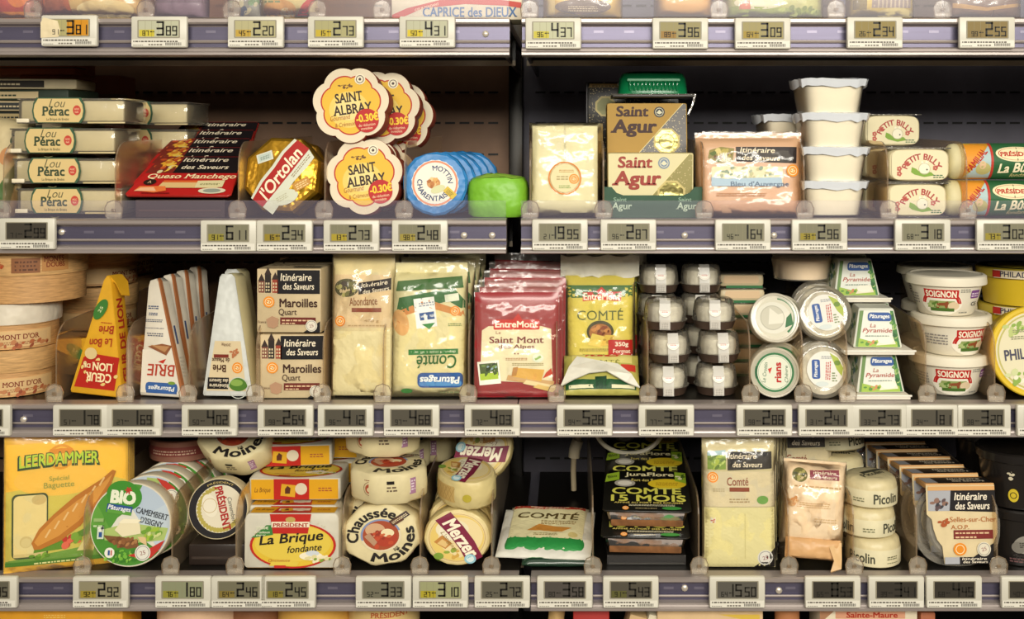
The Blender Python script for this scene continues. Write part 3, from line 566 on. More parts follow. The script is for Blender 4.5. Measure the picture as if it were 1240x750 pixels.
for i in range(2): o = dup(g1, 'cream blue cheese box in the green tray, %s row from the front' % ('second', 'third')[i]); zz = place(o, 789, .060+.034*i, Z2+.0018)
place(g2, 784, .105, Z2+.0632, 9); o = dup(g2, 'gold and black box lying flat inside the green tray'); place(o, 784, .097, Z2+.032, 90) if False else place(o, 784, .13, Z2+.0018, 2)
b = MB(); r = thing('cheese_tub', 'bright green plastic tub upside down on the gold box', 'cheese')
b.loft([[(sx_*math.copysign(abs(math.cos(t))**.45, math.cos(t)), 30+sy_*math.copysign(abs(math.sin(t))**.45, math.sin(t)), z) for t in [2*math.pi*i/40 for i in range(40)]] for z, sx_, sy_ in ((0, 46, 29), (3, 45, 28.5), (20, 43, 27), (27, 40, 24), (30, 33, 18))], clear('green_shell', '#0f7a48', .85, .12)); b.build('tub', r)
b = MB(); b.box(-34, 34, .6, 3, 17, 20.5, ('#8fd0ac', 'plastic'), 1.4)
for i in range(13): b.box(-30+i*5-1.2, -30+i*5+1.2, .2, 3, 5, 17, clear('green_shell'), .8)
b.build('ribs', r); b = MB(); b.box(-53, 53, -2, 62, -4, 0, ('#26211a', 'plastic'), 1); b.box(-54, 54, -3, 62, -.6, .6, SHELL, .3); b.tube([(53, -2, 0), (50, -2, -12), (44, -2, -26)], 1.4, SHELL, 6); b.build('flange', r); place(r, 792, .1, Z2+.128)
b = MB(); r = thing('cheese_box', 'tall black speckled box at the back beside the green tub', 'cheese'); b.box(-62, 62, 0, 40, 0, 85, ('#191510', 'speck'), 1); b.box(-64, -62.5, -1, 40, 0, 85, ('#2c2a2c', 'plastic')); b.build('carton', r); a = Art(front(-.2)); a.r(-60, 78, 40, 83, '#b89a58'); a.lines(-56, 79, 6, 82, 1, '#4a3a20'); a.p(gon8(-38, 52, 15), '#d9c98e'); a.p(gon8(-38, 52, 12), '#a8a878'); a.e(-10, 82, 12, 5, '#d9d0b0'); a.build('label', r)
r2 = dup(r, 'black speckled box under the tall one at the back'); zz = place(r2, 766, .21, Z2); place(r, 766, .2, zz)
# --- peach blue cheese pack
def bleu():
    r = thing('cheese_pack', '', 'cheese'); b = MB(); f = pillow(b, 128, 100, 26, ('#cba27e', 'plastic'), .5, 9, .12); b.build('pack', r)
    a = Art(f, 7); a.p([(-50, 70), (-34, 64), (-20, 66), (-18, 82), (-34, 84), (-48, 80)], '#8a8040'); a.blobs(-35, 74, 12, 7, 16, 3.2, ['#b0a24c', '#5a6a30', '#d0c07a', '#6a4a26']); a.p([(-16, 66), (57, 64), (58, 84), (-16, 84)], '#241c1c'); a.t('Itinéraire', 10, 80, 42, 6.5, '#e9dcc0', -1, .012, .15); a.t('des Saveurs', 14, 70.5, 46, 6.5, '#e9dcc0', -1, .012, .15)
    a.rr(-46, 36, 40, 60, 3, '#e3d8b4'); a.blobs(-3, 52, 38, 7, 44, 2.3, ['#c2bf94', '#8fa08a', '#efe6c6', '#a8b098']); a.p([(-46, 36), (40, 36), (38, 47), (-30, 45), (-46, 47)], '#a9c0cf'); a.t("Bleu d'Auvergne", 12, 38, 70, 7.5, '#5c6d84', 0, .012, 0, True); aop(a, 52, 55, 7.5); a.e(57, 55, 3, 3, '#c99b72') if False else None; a.lines(-40, 24, 20, 29, 2, '#b5835c'); a.build('label', r)
    b = MB(); pillow(b, 130, 103, 27, FILM, 1.3, 7, .3, -.2, grow=1.2, seed=2); b.build('film', r); return r
o = bleu(); tag(o, 'peach backed blue cheese pack in crinkled clear film', 'cheese', 'blue cheese packs'); place(o, 909, .022, Z2, 6, 0, -2)
for i, l in enumerate(('second', 'rearmost')): q = dup(o, 'peach blue cheese pack standing %s behind the front one' % l); place(q, 912+3*i, .058+.034*i, Z2+.002*i, 5, 0, -3)
# --- white tubs
def sq(rx, ry, z, y0, n=40, p=.5): return [(rx*math.copysign(abs(math.cos(t))**p, math.cos(t)), y0+ry*math.copysign(abs(math.sin(t))**p, math.sin(t)), z) for t in [2*math.pi*i/n for i in range(n)]]
def whitetub():
    r = thing('cheese_tub', '', 'cheese'); b = MB(); b.loft([sq(30, 26, 0, 40), sq(33.5, 29.5, 1.5, 40), sq(36.5, 33, 20, 40), sq(38.5, 35.5, 33, 40), sq(37, 33, 33.4, 40)], ('#eae2cc', 'plastic')); b.build('cheese', r)
    b = MB(); b.loft([sq(31.5, 28, -.8, 40), sq(35, 31, .5, 40), sq(38, 34.5, 22, 40), sq(40.3, 37.5, 40, 40), sq(43, 40, 41, 40), sq(43, 40, 42.5, 40)], SHELL, False); b.build('tub', r)
    b = MB(); rng = random.Random(5); R1 = [(x*(1+rng.uniform(-.02, .06)), 40+(y-40)*(1+rng.uniform(-.02, .05)), 42.7+rng.uniform(-1.5, 1)) for x, y, _ in sq(44, 41, 0, 40)]
    b.loft([[(x*.955, 40+(y-40)*.955, 33+rng.uniform(-4, 3)) for x, y, _ in R1], R1, [(x*.9, 40+(y-40)*.9, 43.4) for x, y, _ in R1], [(x*.4, 40+(y-40)*.4, 43.0) for x, y, _ in R1]], clear('lid_film', '#f2f8ff', .72, .15, .6, 40)); b.build('lid_film', r); return r
t0 = whitetub(); z = Z2
for i, l in enumerate(('lowest, behind the shelf guard', 'second from the bottom', 'third from the bottom', 'topmost, its film lid catching light')):
    o = t0 if i == 0 else dup(t0, ''); tag(o, 'white fresh cheese tub in the tall front stack, '+l, 'cheese', 'white tubs'); z = place(o, (1013, 1016, 1014, 1012)[i], .02+(.003, .002, .003, 0)[i], z-(.0035 if i else 0), rz=(2, -2, 1, 3)[i])
for col, (px, Y, n) in enumerate(((962, .105, 3), (1040, .125, 3))):
    z = Z2
    for i in range(n): o = dup(t0, 'white fresh cheese tub in the %s rear stack, %s from the bottom' % (('left', 'right')[col], ('first', 'second', 'topmost')[i])); z = place(o, px, Y, z-(.0035 if i else 0), rz=3*i)
# --- small goat logs
def billy():
    r = thing('goat_cheese', '', 'cheese'); b = MB(); b.loft([[(x, y, 20.5+z*.95) for x, y, z in [(math.copysign(abs(math.cos(t))**.45, math.cos(t))*q, yy, math.copysign(abs(math.sin(t))**.45, math.sin(t))*q*.56) for t in [2*math.pi*i/40 for i in range(40)]]] for q, yy in ((30, 0), (35, 1.5), (37, 5), (37, 55), (35, 58), (30, 60))], ('#ddd2aa', 'paper')); b.build('cheese', r)
    b = MB(); b.box(-38, 38, 0, 61, -.4, .6, SHELL, .3); b.build('tray_base', r); b = MB(); b.box(-38, 38, -.6, 61, 40, 41.4, SHELL, .5)
    for i in range(10): b.box(-34+i*7, -31+i*7, -1.4, .4, 40, 41.5, SHELL, .3)
    b.build('tray_rim', r)
    a = Art(front(-.3)); a.rr(-33, 3, 33, 38, 8, '#e0d6b0'); a.arc('PETIT BILLY', 3, 8, 19, 7.5, 158, 22, '#a8403c', .03)
    a.p([(-10, 12), (-6, 9), (6, 6), (18, 8), (14, 12), (2, 11), (-4, 16), (-9, 18)], '#7ca03c'); a.e(6, 16, 7, 6, '#e9e4cc'); a.e(8, 22, 2, 4, '#e9e4cc', -20); a.e(4, 22, 1.6, 3.6, '#e9e4cc', 20); a.ring(6, 16, 6.4, 7, '#b8b08c'); a.e(9, 15, 1, 1, '#4a4a40'); a.t('~', 23, 7.5, 13, 5, '#3c6a44', 0, .03)
    for fx, fy in ((-24, 10), (-24, 16), (-15, 22), (19, 17)):
        for k in range(5): a.e(fx+2*math.cos(k*1.257), fy+2*math.sin(k*1.257), 1.3, 1.3, '#b8584c', 0, 8); a.w -= LAY
    a.build('label', r); return r
b0 = billy(); tag(b0, 'small goat cheese log with red arched lettering, lower, behind the guard', 'cheese', 'small goat logs'); z = place(b0, 1111, .022, Z2); o = dup(b0, 'small goat cheese log with red arched lettering, upper of the front pair'); z2 = place(o, 1115, .02, z, rz=-2)
zz = Z2
for i in range(3): o = dup(b0, 'small goat log in the rear stack beside the white tubs, %s from the bottom' % ('first', 'second', 'topmost')[i]); zz = place(o, 1080, .1, zz, rz=4)
# --- green log rolls
def log():
    r = thing('cheese_log', '', 'cheese'); b = MB(); n = 36
    b.loft([[(x, 22+q*math.cos(2*math.pi*j/n), 22+q*math.sin(2*math.pi*j/n)) for j in range(n)] for x, q in ((-62, 8), (-61, 17), (-57, 21), (-52, 22), (62, 22), (64, 20), (65, 8))], ('#d8cfa2', 'paper')); b.build('roll', r)
    f = lambda u, v, w: (u, 22-(22+w)*math.cos((v-22)/22), 22+(22+w)*math.sin((v-22)/22)); a = Art(f, 5)
    a.r(-46, -8, 62, 52, '#c0a136'); a.r(-36, -8, -12, 52, '#c98a2c'); a.p([(-46, -2), (-14, 45), (-14, -2)], '#a8c0c0'); a.p([(-46, 4), (-18, 44), (-44, 48)], '#d9902c'); a.t('FAMILIAL', -31, 24, 34, 9, '#b02c20', 50, .03); a.e(-23, 13, 9, 8, '#b8b070'); a.e(-24, 18, 4, 5, '#d9b890'); a.p([(-14, -8), (-11, -8), (-11, 52), (-14, 52)], '#b8392c'); a.r(-11, -8, 62, 52, '#2c5f38')
    a.e(18, 32, 26, 10, '#e6d9ae'); a.ring(18, 32, 22, 23, '#b04030', 0, 360, 40, .36); a.t('PRÉSIDENT', 20, 32, 46, 7, '#b02c20', 0, .03, 0, True); a.t('La Bûche', 22, 15, 56, 12, '#efe4c0', 3, .03, .25); a.t('fondante', 24, 5, 28, 6, '#d9cc90', 3, 0, .3); a.build('wrapper_print', r); return r
l0 = log(); tag(l0, 'green and orange soft cheese log, lower of the pair at the right', 'cheese', 'green log rolls'); z = place(l0, 1214, .02, Z2, rz=-2); o = dup(l0, 'green and orange soft cheese log, upper of the pair at the right'); place(o, 1217, .022, z, rz=-1)
# ---------------------------------------------------------------- third shelf
Z3 = ZS[3]
# --- round wooden boxes
def woodbox(R=54, h=58):
    r = thing('wooden_box', '', 'cheese'); b = MB(); W_ = ('#c99a62', 'wood'); b.lathe([(R-6, .5), (R-2, 0), (R-2, h*.62), (R-4, h*.62)], W_, 48); b.build('base', r)
    b = MB(); b.lathe([(R, h*.52), (R+.6, h*.54), (R+.6, h-1), (R-.6, h), (R-8, h), (R-9, h-.6), (0.5, h-.6)], ('#d2a66c', 'wood'), 48); b.build('lid', r); return r
def wlabel(r, R, h, kind):
    a = Art(cyl(R+(.8 if kind == 2 else -1.6)), 6)
    if kind == 1:
        a.r(-58, h*.05, 58, h*.40, '#d6b27c'); a.r(-50, h*.08, 52, h*.34, '#cfae7c'); a.t("MONT D'OR", 18, h*.27, 46, 6.5, '#7a3220', 0, .02, 0, True); a.lines(-4, h*.1, 40, h*.18, 2, '#9a6a42'); a.blobs(20, h*.1, 34, 4, 16, 3, ['#a8603c', '#b5794e', '#8f4a30'])
    else:
        a.r(-4, h*.58, 28, h*.86, '#8a5a38'); a.lines(0, h*.62, 25, h*.84, 3, '#5d3822'); a.r(30, h*.6, 62, h*.92, '#b5824c'); a.t('MONTS', 44, h*.83, 24, 7, '#7a3220', 0, .02, 0, True); a.t('DOUBS', 46, h*.72, 22, 6, '#7a3220', 0, .02, 0, True); a.blobs(-30, h*.7, 16, 6, 12, 3.4, ['#b04a2a', '#a8643c'])
    a.build('label', r)
w1 = woodbox(53, 56); wlabel(w1, 53, 56, 1); tag(w1, 'round spruce cheese box, lowest of the left stack', 'cheese', 'round wooden cheese boxes'); z = place(w1, -12, .02, Z3, rz=20)
b = MB(); b.lathe([(54, 30), (54.6, 38), (54.2, 46), (53.8, 55)], ('#d9d0bc', 'crinkle'), 48, False); 
o = dup(w1, 'round spruce cheese box with white wrapping band, middle of the left stack'); c = b.build('wrap_band', o); z = place(o, -9, .021, z, rz=12)
w2 = woodbox(64, 64); wlabel(w2, 64, 64, 2); tag(w2, 'larger round spruce box topping the left stack', 'cheese', 'round wooden cheese boxes'); z = place(w2, 8, .016, z, rz=8)
for k, (px, Y, n) in enumerate(((96, .15, 3), (122, .27, 3))):
    z = Z3
    for i in range(n):
        o = dup(w1, 'round spruce box in the %s rear stack, %s' % (('nearer', 'farther')[k], ('lowest', 'middle', 'topmost')[i])); z = place(o, px, Y, z+.001, rz=20+15*i)
# --- brie wedges
def wedge(pts, d, m, m2=None, bev=1.5):
    b = MB(); b.prism(pts, 0, d, m, bev); return b
def brie_yellow():
    r = thing('cheese_wedge', '', 'cheese'); O = [(-33, 0), (33, 0), (34, 3), (7, 140), (4, 145), (1, 145), (-2, 140), (-34, 3)]; Yc = ('#dca51e', 'paper')
    b = wedge(O, 27, Yc); b.build('carton', r); b = MB(); b.loft([[(2, 2, 142), (6, 26, 142), (6, 26, 145), (3, 2, 145.5)], [(11, 4, 136), (14, 26, 135), (14.6, 26, 137), (11.8, 3, 138)], [(19, 6, 122), (21, 20, 120), (21.8, 20, 121), (20, 5, 123)]], Yc); b.build('folded_flap', r)
    a = Art(front(-.1)); a.p([(-29, 8), (24, 8), (27, 48), (-12, 50), (-20, 44)], '#b3281d'); a.blobs(2, 28, 24, 16, 26, 3.4, ['#d9c48a', '#b3281d', '#e2c878'], 6); a.p([(-17, 18), (20, 18), (20, 42), (-12, 42)], '#b3281d')
    a.t('CŒUR', 2, 22, 34, 11, '#f3e2b2', 180, .03, 0, True); a.t('DE', -14, 35, 9, 5, '#f3e2b2', 180, .02); a.t('LION', 6, 35, 26, 10, '#f3e2b2', 180, .03, 0, True); a.e(-10, 50, 8, 7, '#d9c28a'); a.t('Le Bon', 2, 64, 30, 10, '#a8361f', 186, .012, .2); a.t('Brie', 8, 80, 20, 10, '#a8361f', 186, .012, .2); a.lines(0, 88, 14, 90, 1, '#a8361f')
    a.e(-2, 104, 14, 7, '#3f7a34', 62); a.t('25', -2, 104, 8, 4, '#dfe6b0', 62); a.build('front_print', r)
    s_ = Art(lambda u, v, w: (34.2-(v-3)*27/137+w, u, v)); s_.t('CŒUR DE LION', 13, 62, 112, 13, '#a8281c', 90, .03, 0, True); s_.build('side_print', r); return r
by = brie_yellow(); tag(by, 'yellow brie wedge carton with red emblem, printed upside down', 'cheese', 'yellow brie wedges'); place(by, 116, .02, Z3, 2, 4, -9)
o = dup(by, 'yellow brie wedge carton lying behind the front yellow one'); place(o, 122, .068, Z3, 3, -82, -4)
def brie_white():
    r = thing('cheese_wedge', '', 'cheese'); O = [(-29, 0), (29, 0), (30, 3), (-6, 138), (-12, 142), (-19, 140), (-21, 134), (-30, 3)]
    b = MB(); b.prism(O, 0, 20, ('#d8d0be', 'paper'), 1.5); b.build('wrapper', r)
    b = MB(); b.loft([[(x*1.02, y, z*1.005) for x, z in ((30.5, 2), (-5.5, 139), (-8, 142), (27, 2))] for y in (-.6, 5)], ('#a8683c', 'paper'), True, False); b.build('edge_strip', r)
    a = Art(front(-.2)); a.p([(-29, 4), (26, 4), (12, 56), (-27, 56)], '#e3dcca'); a.quad(0, 10, 42, 12, '#2d5288', 0, 0); a.rr(-22, 4, 22, 17, 5, '#3a62a0'); a.t('Pâturages', 0, 10.5, 36, 7, '#eef0ea', 180, .02, .15); a.e(14, 17, 5, 2, '#7a9a3c')
    a.t('BRIE', -1, 32, 38, 14, '#b3402c', 180, .01, .1, True); a.p([(-5, 42), (2, 40), (6, 46), (0, 44)], '#c23a2a'); a.p([(-20, 60), (6, 50), (14, 62), (0, 64)], '#8f5a3a'); a.p([(-16, 62), (4, 54), (10, 61)], '#b98a5c'); a.t('~', -10, 74, 22, 5, '#5a5f70', 180); a.lines(-24, 82, 2, 84, 1, '#8a8a90'); a.lines(-23, 90, 0, 94, 2, '#5c6478'); a.t('~', -13, 107, 14, 5, '#3c5078', 180, .02); a.t('~', -13, 99, 12, 4, '#3c5078', 180); a.p([(-24, 96), (-2, 96), (-4, 112), (-22, 112)], '#cfd6dc') if False else None
    a.build('front_print', r); s_ = Art(lambda u, v, w: (30.4-(v-3)*36/135+w, u, v)); s_.quad(10, 74, 3.4, 22, '#3a4a70', 0); s_.r(2, 8, 4, 128, '#b98452'); s_.lines(7, 24, 15, 50, 6, '#b8b2a4'); s_.build('side_print', r); return r
bw = brie_white()
for i, l in enumerate(('front one with blue badge', 'second, showing its white side', 'third, tip leaning right', 'rearmost, only its tip and edge showing')):
    o = bw if i == 0 else dup(bw, ''); tag(o, 'white brie wedge pack, '+l, 'cheese', 'white brie wedges'); place(o, 195+i*10, .02+.031*i, Z3+.0003, 2+1.2*i, i*2.2, -14)
def brie_meaux():
    r = thing('cheese_wedge', '', 'cheese'); O = [(-30, 0), (30, 0), (31, 3), (9, 142), (5, 146), (-7, 146), (-10, 142), (-31, 3)]
    b = MB(); b.prism(O, 0, 30, ('#d6ca9a', 'cheese'), 2); b.build('cheese', r); b = MB(); b.prism([(p[0]*1.02, p[1]*1.006) for p in O], -.6, .6, ('#d3d6d0', 'crinkle'), 1); b.build('wrapper', r)
    a = Art(front(-.8)); a.p([(-27, 6), (24, 6), (17, 66), (-16, 66)], '#d9c7a0'); a.p([(-26, 8), (2, 8), (2, 22), (-25, 22)], '#1d1a1a'); a.t('Itinéraire', -11, 12, 24, 4.6, '#e9dcc0', 180, .01, .15); a.t('des Saveurs', -11, 18, 24, 4.6, '#e9dcc0', 180, .01, .15); a.e(14, 14, 12, 8, '#4f7a2e'); a.ring(14, 10, 12, 13, '#c8ccc0'); a.e(12, 16, 8, 4, '#86a850'); aop(a, 13, 34, 6.6); a.t('Brie', -10, 33, 17, 9, '#4a2a1a', 180, .02); a.t('de Meaux', -8, 43, 23, 5.4, '#4a2a1a', 180, .015); a.r(-17, 46, 2, 50, '#7a3026'); a.blobs(9, 52, 5, 5, 10, 2, ['#b5714a']); a.t('200g', -1, 62, 12, 4, '#6a4a3a', 180)
    a.build('label', r); return r
bm_ = brie_meaux(); tag(bm_, 'single cream brie wedge with black label, pointing up', 'cheese'); place(bm_, 276, .02, Z3, 2, -1, -9); o = dup(bm_, 'cream brie wedge hidden behind the single pointed one'); place(o, 281, .07, Z3, 3, -1, -9)
# --- square cartons
def maroilles():
    r = thing('cheese_box', '', 'cheese'); K = ('#cdb991', 'paper'); b = MB(); b.box(-39, 39, 0, 58, 0, 77, K, 1); b.build('carton', r)
    a = Art(front(-.1)); a.r(-38.5, 47, -12, 76, '#d2bd96'); 
    for x, h_, c in ((-37, 62, '#7a4a3c'), (-29, 70, '#2e2622'), (-20, 64, '#9a4430')): a.r(x, 48, x+7.4, h_, c); a.p([(x-.6, h_), (x+8, h_), (x+3.7, h_+9)], '#3a2c26'); [a.r(x+1+q*3, 50+k*4, x+2.6+q*3, 52.4+k*4, '#d9c8a0') for q in (0, 1) for k in range(3)]
    a.w -= LAY*8; a.r(-14, 47, 38, 75.5, '#1b191b'); a.t('Itinéraire', 9, 67, 38, 9, '#efe3c8', 0, .012, .12); a.t('des Saveurs', 12, 56, 38, 8, '#efe3c8', 0, .012, .12)
    aop(a, -24, 37, 6.8); a.t('Maroilles', 12, 36, 46, 10.5, '#3a1f18', 0, .018); a.t('Quart', -1, 24.5, 22, 9, '#3a1f18', 0, .0); a.r(-10, 10, 33, 18.5, '#6b2a22'); a.lines(-8, 14, 28, 17.4, 1, '#d9b890'); a.lines(-8, 10.6, 8, 13.4, 1, '#d9b890'); a.p([(-27, 16), (-20, 20), (-12, 17), (-13, 8), (-18, 5), (-25, 7)], '#b08a6c'); a.t('France', -32, 13, 10, 3, '#6a4a3a'); a.p([(18, .5), (38.5, .5), (38.5, 14)], '#1b191b'); disc_logo(a, 28, 8.6, 7, '#ded8c6'); a.build('front_print', r); 
    t_ = Art(top(77.2)); t_.r(-36, 6, 36, 52, '#d2bf98'); t_.lines(-30, 24, 24, 40, 3, '#8a6a4c'); t_.r(2, 8, 36, 20, '#1b191b'); t_.build('top_print', r); return r
ma = maroilles(); tag(ma, 'square beige cheese carton with black band, lower front', 'cheese', 'square beige cartons'); z = place(ma, 353, .022, Z3, rz=1); o = dup(ma, 'square beige cheese carton with black band, upper front'); z = place(o, 350, .02, z, rz=-2)
b = MB(); 
for k, (px, n) in enumerate(((362, 2), (364, 2))):
    zz = Z3
    for i in range(n): o = dup(ma, 'square beige carton, %s in the %s row' % (('lower', 'upper')[i], ('second', 'third')[k])); zz = place(o, px+6*i+4*k, .088+.068*k, zz, rz=-2+2*k)
# --- tall film packs
def bandpack(W, H, T, seed, body, art, name='cheese_pack', wr=.7, seal=.12, film=True):
    r = thing(name, '', 'cheese'); b = MB(); f = pillow(b, W, H, T, body, wr, 6, seal, seed=seed); b.build('pack', r)
    a = Art(f, 6); art(a); a.build('label', r)
    if film: b = MB(); pillow(b, W+1.5, H+1, T, FILM, wr*2.4, 6, seal, 0, seed=seed+4, grow=1.3); b.build('film', r)
    return r
def art_abon(a):
    a.r(-35, 84, 35, 148, '#d6bf94'); a.e(-19, 132, 15, 11, '#4c4a24'); a.blobs(-19, 131, 13, 8, 18, 3.4, ['#6d6a34', '#a8a05c', '#3a2c1c', '#c7b184']); a.p([(-4, 124), (35, 130), (35, 144), (-4, 138)], '#241c1a'); a.t('Itinéraire', 15, 137, 32, 5.4, '#e9dcc0', 8, .012, .15); a.t('des Saveurs', 17, 129.5, 32, 5, '#e9dcc0', 8, .012, .15)
    a.t('Abondance', 2, 116, 34, 10, '#8a5a34', 3, .012); a.r(-12, 103, 24, 108, '#8a4a34'); aop(a, -26, 92, 6.4); a.t('400 g', 12, 92, 18, 4, '#a88a5c'); a.lines(-16, 86, 30, 89, 1, '#b59a6c'); a.r(-35, 2, 35, 80, '#dccf9c')
ab = bandpack(76, 172, 22, 1.3, ('#dacb98', 'cheese'), art_abon, wr=1.1); tag(ab, 'tall narrow abondance cheese pack in shiny film', 'cheese', 'tall abondance packs'); place(ab, 437, .022, Z3, 3, 0, -2); 
for i, l in enumerate(('second', 'third')): o = dup(ab, 'tall abondance pack standing %s behind the front one' % l); place(o, 442+i*6, .052+.03*i, Z3, 2, 1)
def art_comte_p(a):
    a.p([(-42, 14), (42, 14), (44, 108), (-40, 108)], '#ddd29c'); a.p([(-40, 100), (-10, 128), (24, 116), (44, 104), (44, 116), (30, 132), (-36, 120)], '#2f6a34'); a.p([(-40, 82), (-36, 104), (-2, 118), (42, 104), (44, 96), (0, 108), (-30, 98)], '#c98a4c'); a.e(-34, 90, 10, 16, '#d9ac6c', 15)
    a.quad(-4, 102, 25, 36, '#e8e8e2', 7); a.quad(-2, 98, 18, 9, '#33598f', 7); a.t('Pâturages', -2, 98, 15, 4, '#eef0ea', 187, .02); a.p([(-8, 88), (8, 90), (1, 82)], '#3f8a44'); a.lines(-12, 110, 6, 116, 2, '#8a93a0', .5, 7); aop(a, 32, 104, 6); a.quad(28, 120, 17, 9, '#d9dcc6', 8); a.lines(24, 86, 40, 90, 2, '#5a7a3c')
    a.quad(6, 55, 60, 6.5, '#3a7a3c', 1); a.t('depuis 4 mois d’affinage', 6, 55, 54, 3.8, '#dfe8c4', 181); a.t('Comté', 10, 43, 48, 16, '#33682f', 181, .012, .12, True); a.rr(-13, 12, 42, 30, 6, '#2f5c9c'); a.rr(-11, 14, 40, 20, 3, '#5a94c8'); a.t('Pâturages', 14, 22, 48, 11, '#f0f2ec', 180, .03, .12); a.e(-26, 8, 7, 3, '#3f7a3c'); a.lines(14, 5, 40, 9, 1, '#8a9068')
    a.p([(-40, 128), (42, 132), (40, 146), (-38, 140)], '#3f6a34')
cp = bandpack(92, 162, 24, 2.1, ('#d9d09e', 'cheese'), art_comte_p, wr=1.0, seal=.2); tag(cp, 'pale comte pack with green bands, printed upside down', 'cheese', 'green topped comte packs'); place(cp, 518, .022, Z3, 4, 0, 1)
for i, l in enumerate(('second', 'third', 'rearmost')): o = dup(cp, 'green banded comte pack %s in its row' % l); place(o, 526+8*i, .056+.034*i, Z3+.001, 4-i, 1.5, 2)
def art_mont(a):
    a.p([(-44, 24), (44, 18), (42, 94), (30, 98), (-34, 98), (-42, 92)], '#e0d8b4'); a.r(-28, 96, 26, 105, '#c22a22'); a.rr(-28, 93, 28, 107, 2, '#c22a22'); a.p([(-6, 105), (2, 116), (8, 105)], '#c22a22'); a.t('EntreMont', 0, 100.5, 52, 9, '#f3ead2', 0, .03); a.p([(-2, 98), (1, 110), (3, 98), (8, 108), (10, 98)], '#f3ead2') if False else None
    a.t('Le', -22, 89, 6, 4, '#8a3a2e'); a.t('Saint Mont', 0, 79, 66, 9, '#7a2a26', 0, .015, 0, True); a.t('des Alpes', 0, 69, 44, 7, '#7a2a26', 0, .012, 0, True); a.e(-2, 60, 1, 1, '#7a2a26', 0, 8); a.e(2, 60, 1, 1, '#7a2a26', 0, 8); a.t('~', 0, 53, 26, 4, '#a8703c'); a.e(26, 54, 7, 6, '#d6dcc8'); a.quad(26, 54, 8, 3, '#8fae5c', 30)
    a.quad(-33, 34, 26, 32, '#ece8da', 6); a.quad(-33, 36, 22, 22, '#4a5f2c', 6); a.quad(-33, 29, 22, 9, '#a8c43c', 6); a.blobs(-33, 42, 9, 5, 10, 2.4, ['#2c3c1c', '#6d8a44', '#8fa8b0'])
    a.p([(-12, 24), (44, 14), (46, 22), (-10, 31)], '#c9a26c'); a.p([(-6, 29), (30, 22), (34, 38), (-4, 41)], '#d6a64c'); a.p([(-6, 29), (-4, 41), (2, 42), (0, 30)], '#b3803a'); a.p([(8, 19), (46, 10), (48, 16), (12, 24)], '#e3cf9a'); a.p([(20, 14), (44, 7), (48, 12), (26, 18)], '#d9b86c'); a.t('~', 14, 46, 38, 4, '#9a8a5c'); a.p([(32, 26), (44, 32), (42, 40), (36, 34)], '#c2452c'); a.r(-46, 3, 20, 5, '#7a1a20')
def mkmont():
    r = thing('cheese_tray', '', 'cheese'); b = MB(); Rd = ('#93242a', 'gloss'); b.prism([(-50, 3), (-47, 0), (47, 0), (50, 3), (51, 110), (48, 114), (-48, 114), (-51, 110)], 1, 13, Rd, 3); b.build('tray', r); b = MB(); f = pillow(b, 102, 126, 6, ('#9a262c', 'gloss'), .5, 10, 0, 0, edge=.5); b.f = b.f; b.build('sleeve', r)
    a = Art(lambda u, v, w: f(u, v*.87, w), 7); art_mont(a); a.build('label', r); b = MB(); pillow(b, 104, 136, 10, FILM, 1.6, 7, .3, -.4, seed=1.2, grow=1.5); b.build('film', r); return r
mo = mkmont(); tag(mo, 'dark red alpine cheese tray with cream label, frontmost', 'cheese', 'dark red cheese trays'); place(mo, 625, .022, Z3, 6, 0, 1)
for i, l in enumerate(('second', 'third', 'fourth', 'rearmost')): o = dup(mo, 'dark red cheese tray, %s in the leaning row' % l); place(o, 630+5*i, .044+.022*i, Z3+.004+.008*i, 5, .6*i, 1)
# --- yellow comte packs
def art_comte_e(a):
    a.r(-41, 6, 41, 124, '#d3c455'); a.p([(-41, 110), (41, 112), (41, 126), (-41, 126)], '#3a6a34'); a.p([(-22, 106), (-2, 108), (26, 106), (27, 118), (8, 118), (2, 124), (-6, 118), (-22, 117)], '#c22a22'); a.t('EntreMont', 2, 112, 46, 9, '#f3ead2', 0, .03)
    a.t('COMTÉ', 0, 90, 58, 15, '#55602a', 0, 0, 0, True); a.e(0, 68, 17, 14, '#4a4626'); a.e(0, 67, 14, 11, '#a8703c'); a.blobs(0, 69, 11, 6, 14, 2.8, ['#8a4a2a', '#c98a4c', '#6d3a20']); a.p([(-16, 52), (2, 48), (6, 62), (-10, 66)], '#e0c860'); a.p([(0, 50), (18, 52), (18, 64), (6, 64)], '#d9b84c'); a.blobs(10, 57, 6, 4, 5, 2, ['#b8963c']); a.t('~', -6, 46, 40, 4, '#8a7a34'); a.t('~', -8, 39, 28, 4, '#6d6a34', 0, .01); a.e(-20, 26, 7, 6, '#8aa040'); a.t('~', -20, 22, 12, 4, '#4a6a2c')
    a.rr(10, 34, 41, 58, 1, '#b8281f'); a.t('350g', 27, 52, 17, 7, '#f3ead2', 0, .03); a.t('Format', 27, 44, 22, 5, '#f3ead2', 0, .015); a.t('Gourmand', 26, 37.5, 28, 5, '#f3ead2', 0, .015)
ce = bandpack(88, 138, 24, 3.3, ('#c9ba50', 'plastic'), art_comte_e, wr=.7, seal=.06); tag(ce, 'tall yellow comte pack standing behind the slumped one', 'cheese', 'yellow comte packs')
b = MB(); rng = random.Random(3); V = [[(x, 2+3*math.sin(x*.13)+(2 if z > 146 else 8), z+2*math.sin(x*.2+z)) for x in range(-50, 51, 10)] for z in (136, 146, 158, 163)]
b.loft([r_+[(x, y+1.4, z) for x, y, z in r_[::-1]] for r_ in V], ('#d6d3c2', 'crinkle')); b.build('folded_film', ce); place(ce, 727, .075, Z3+.002, 5, 0, 0)
for i, l in enumerate(('second', 'rearmost')): o = dup(ce, 'yellow comte pack %s behind the tall front one' % l); place(o, 733+5*i, .112+.034*i, Z3+.002, 4)
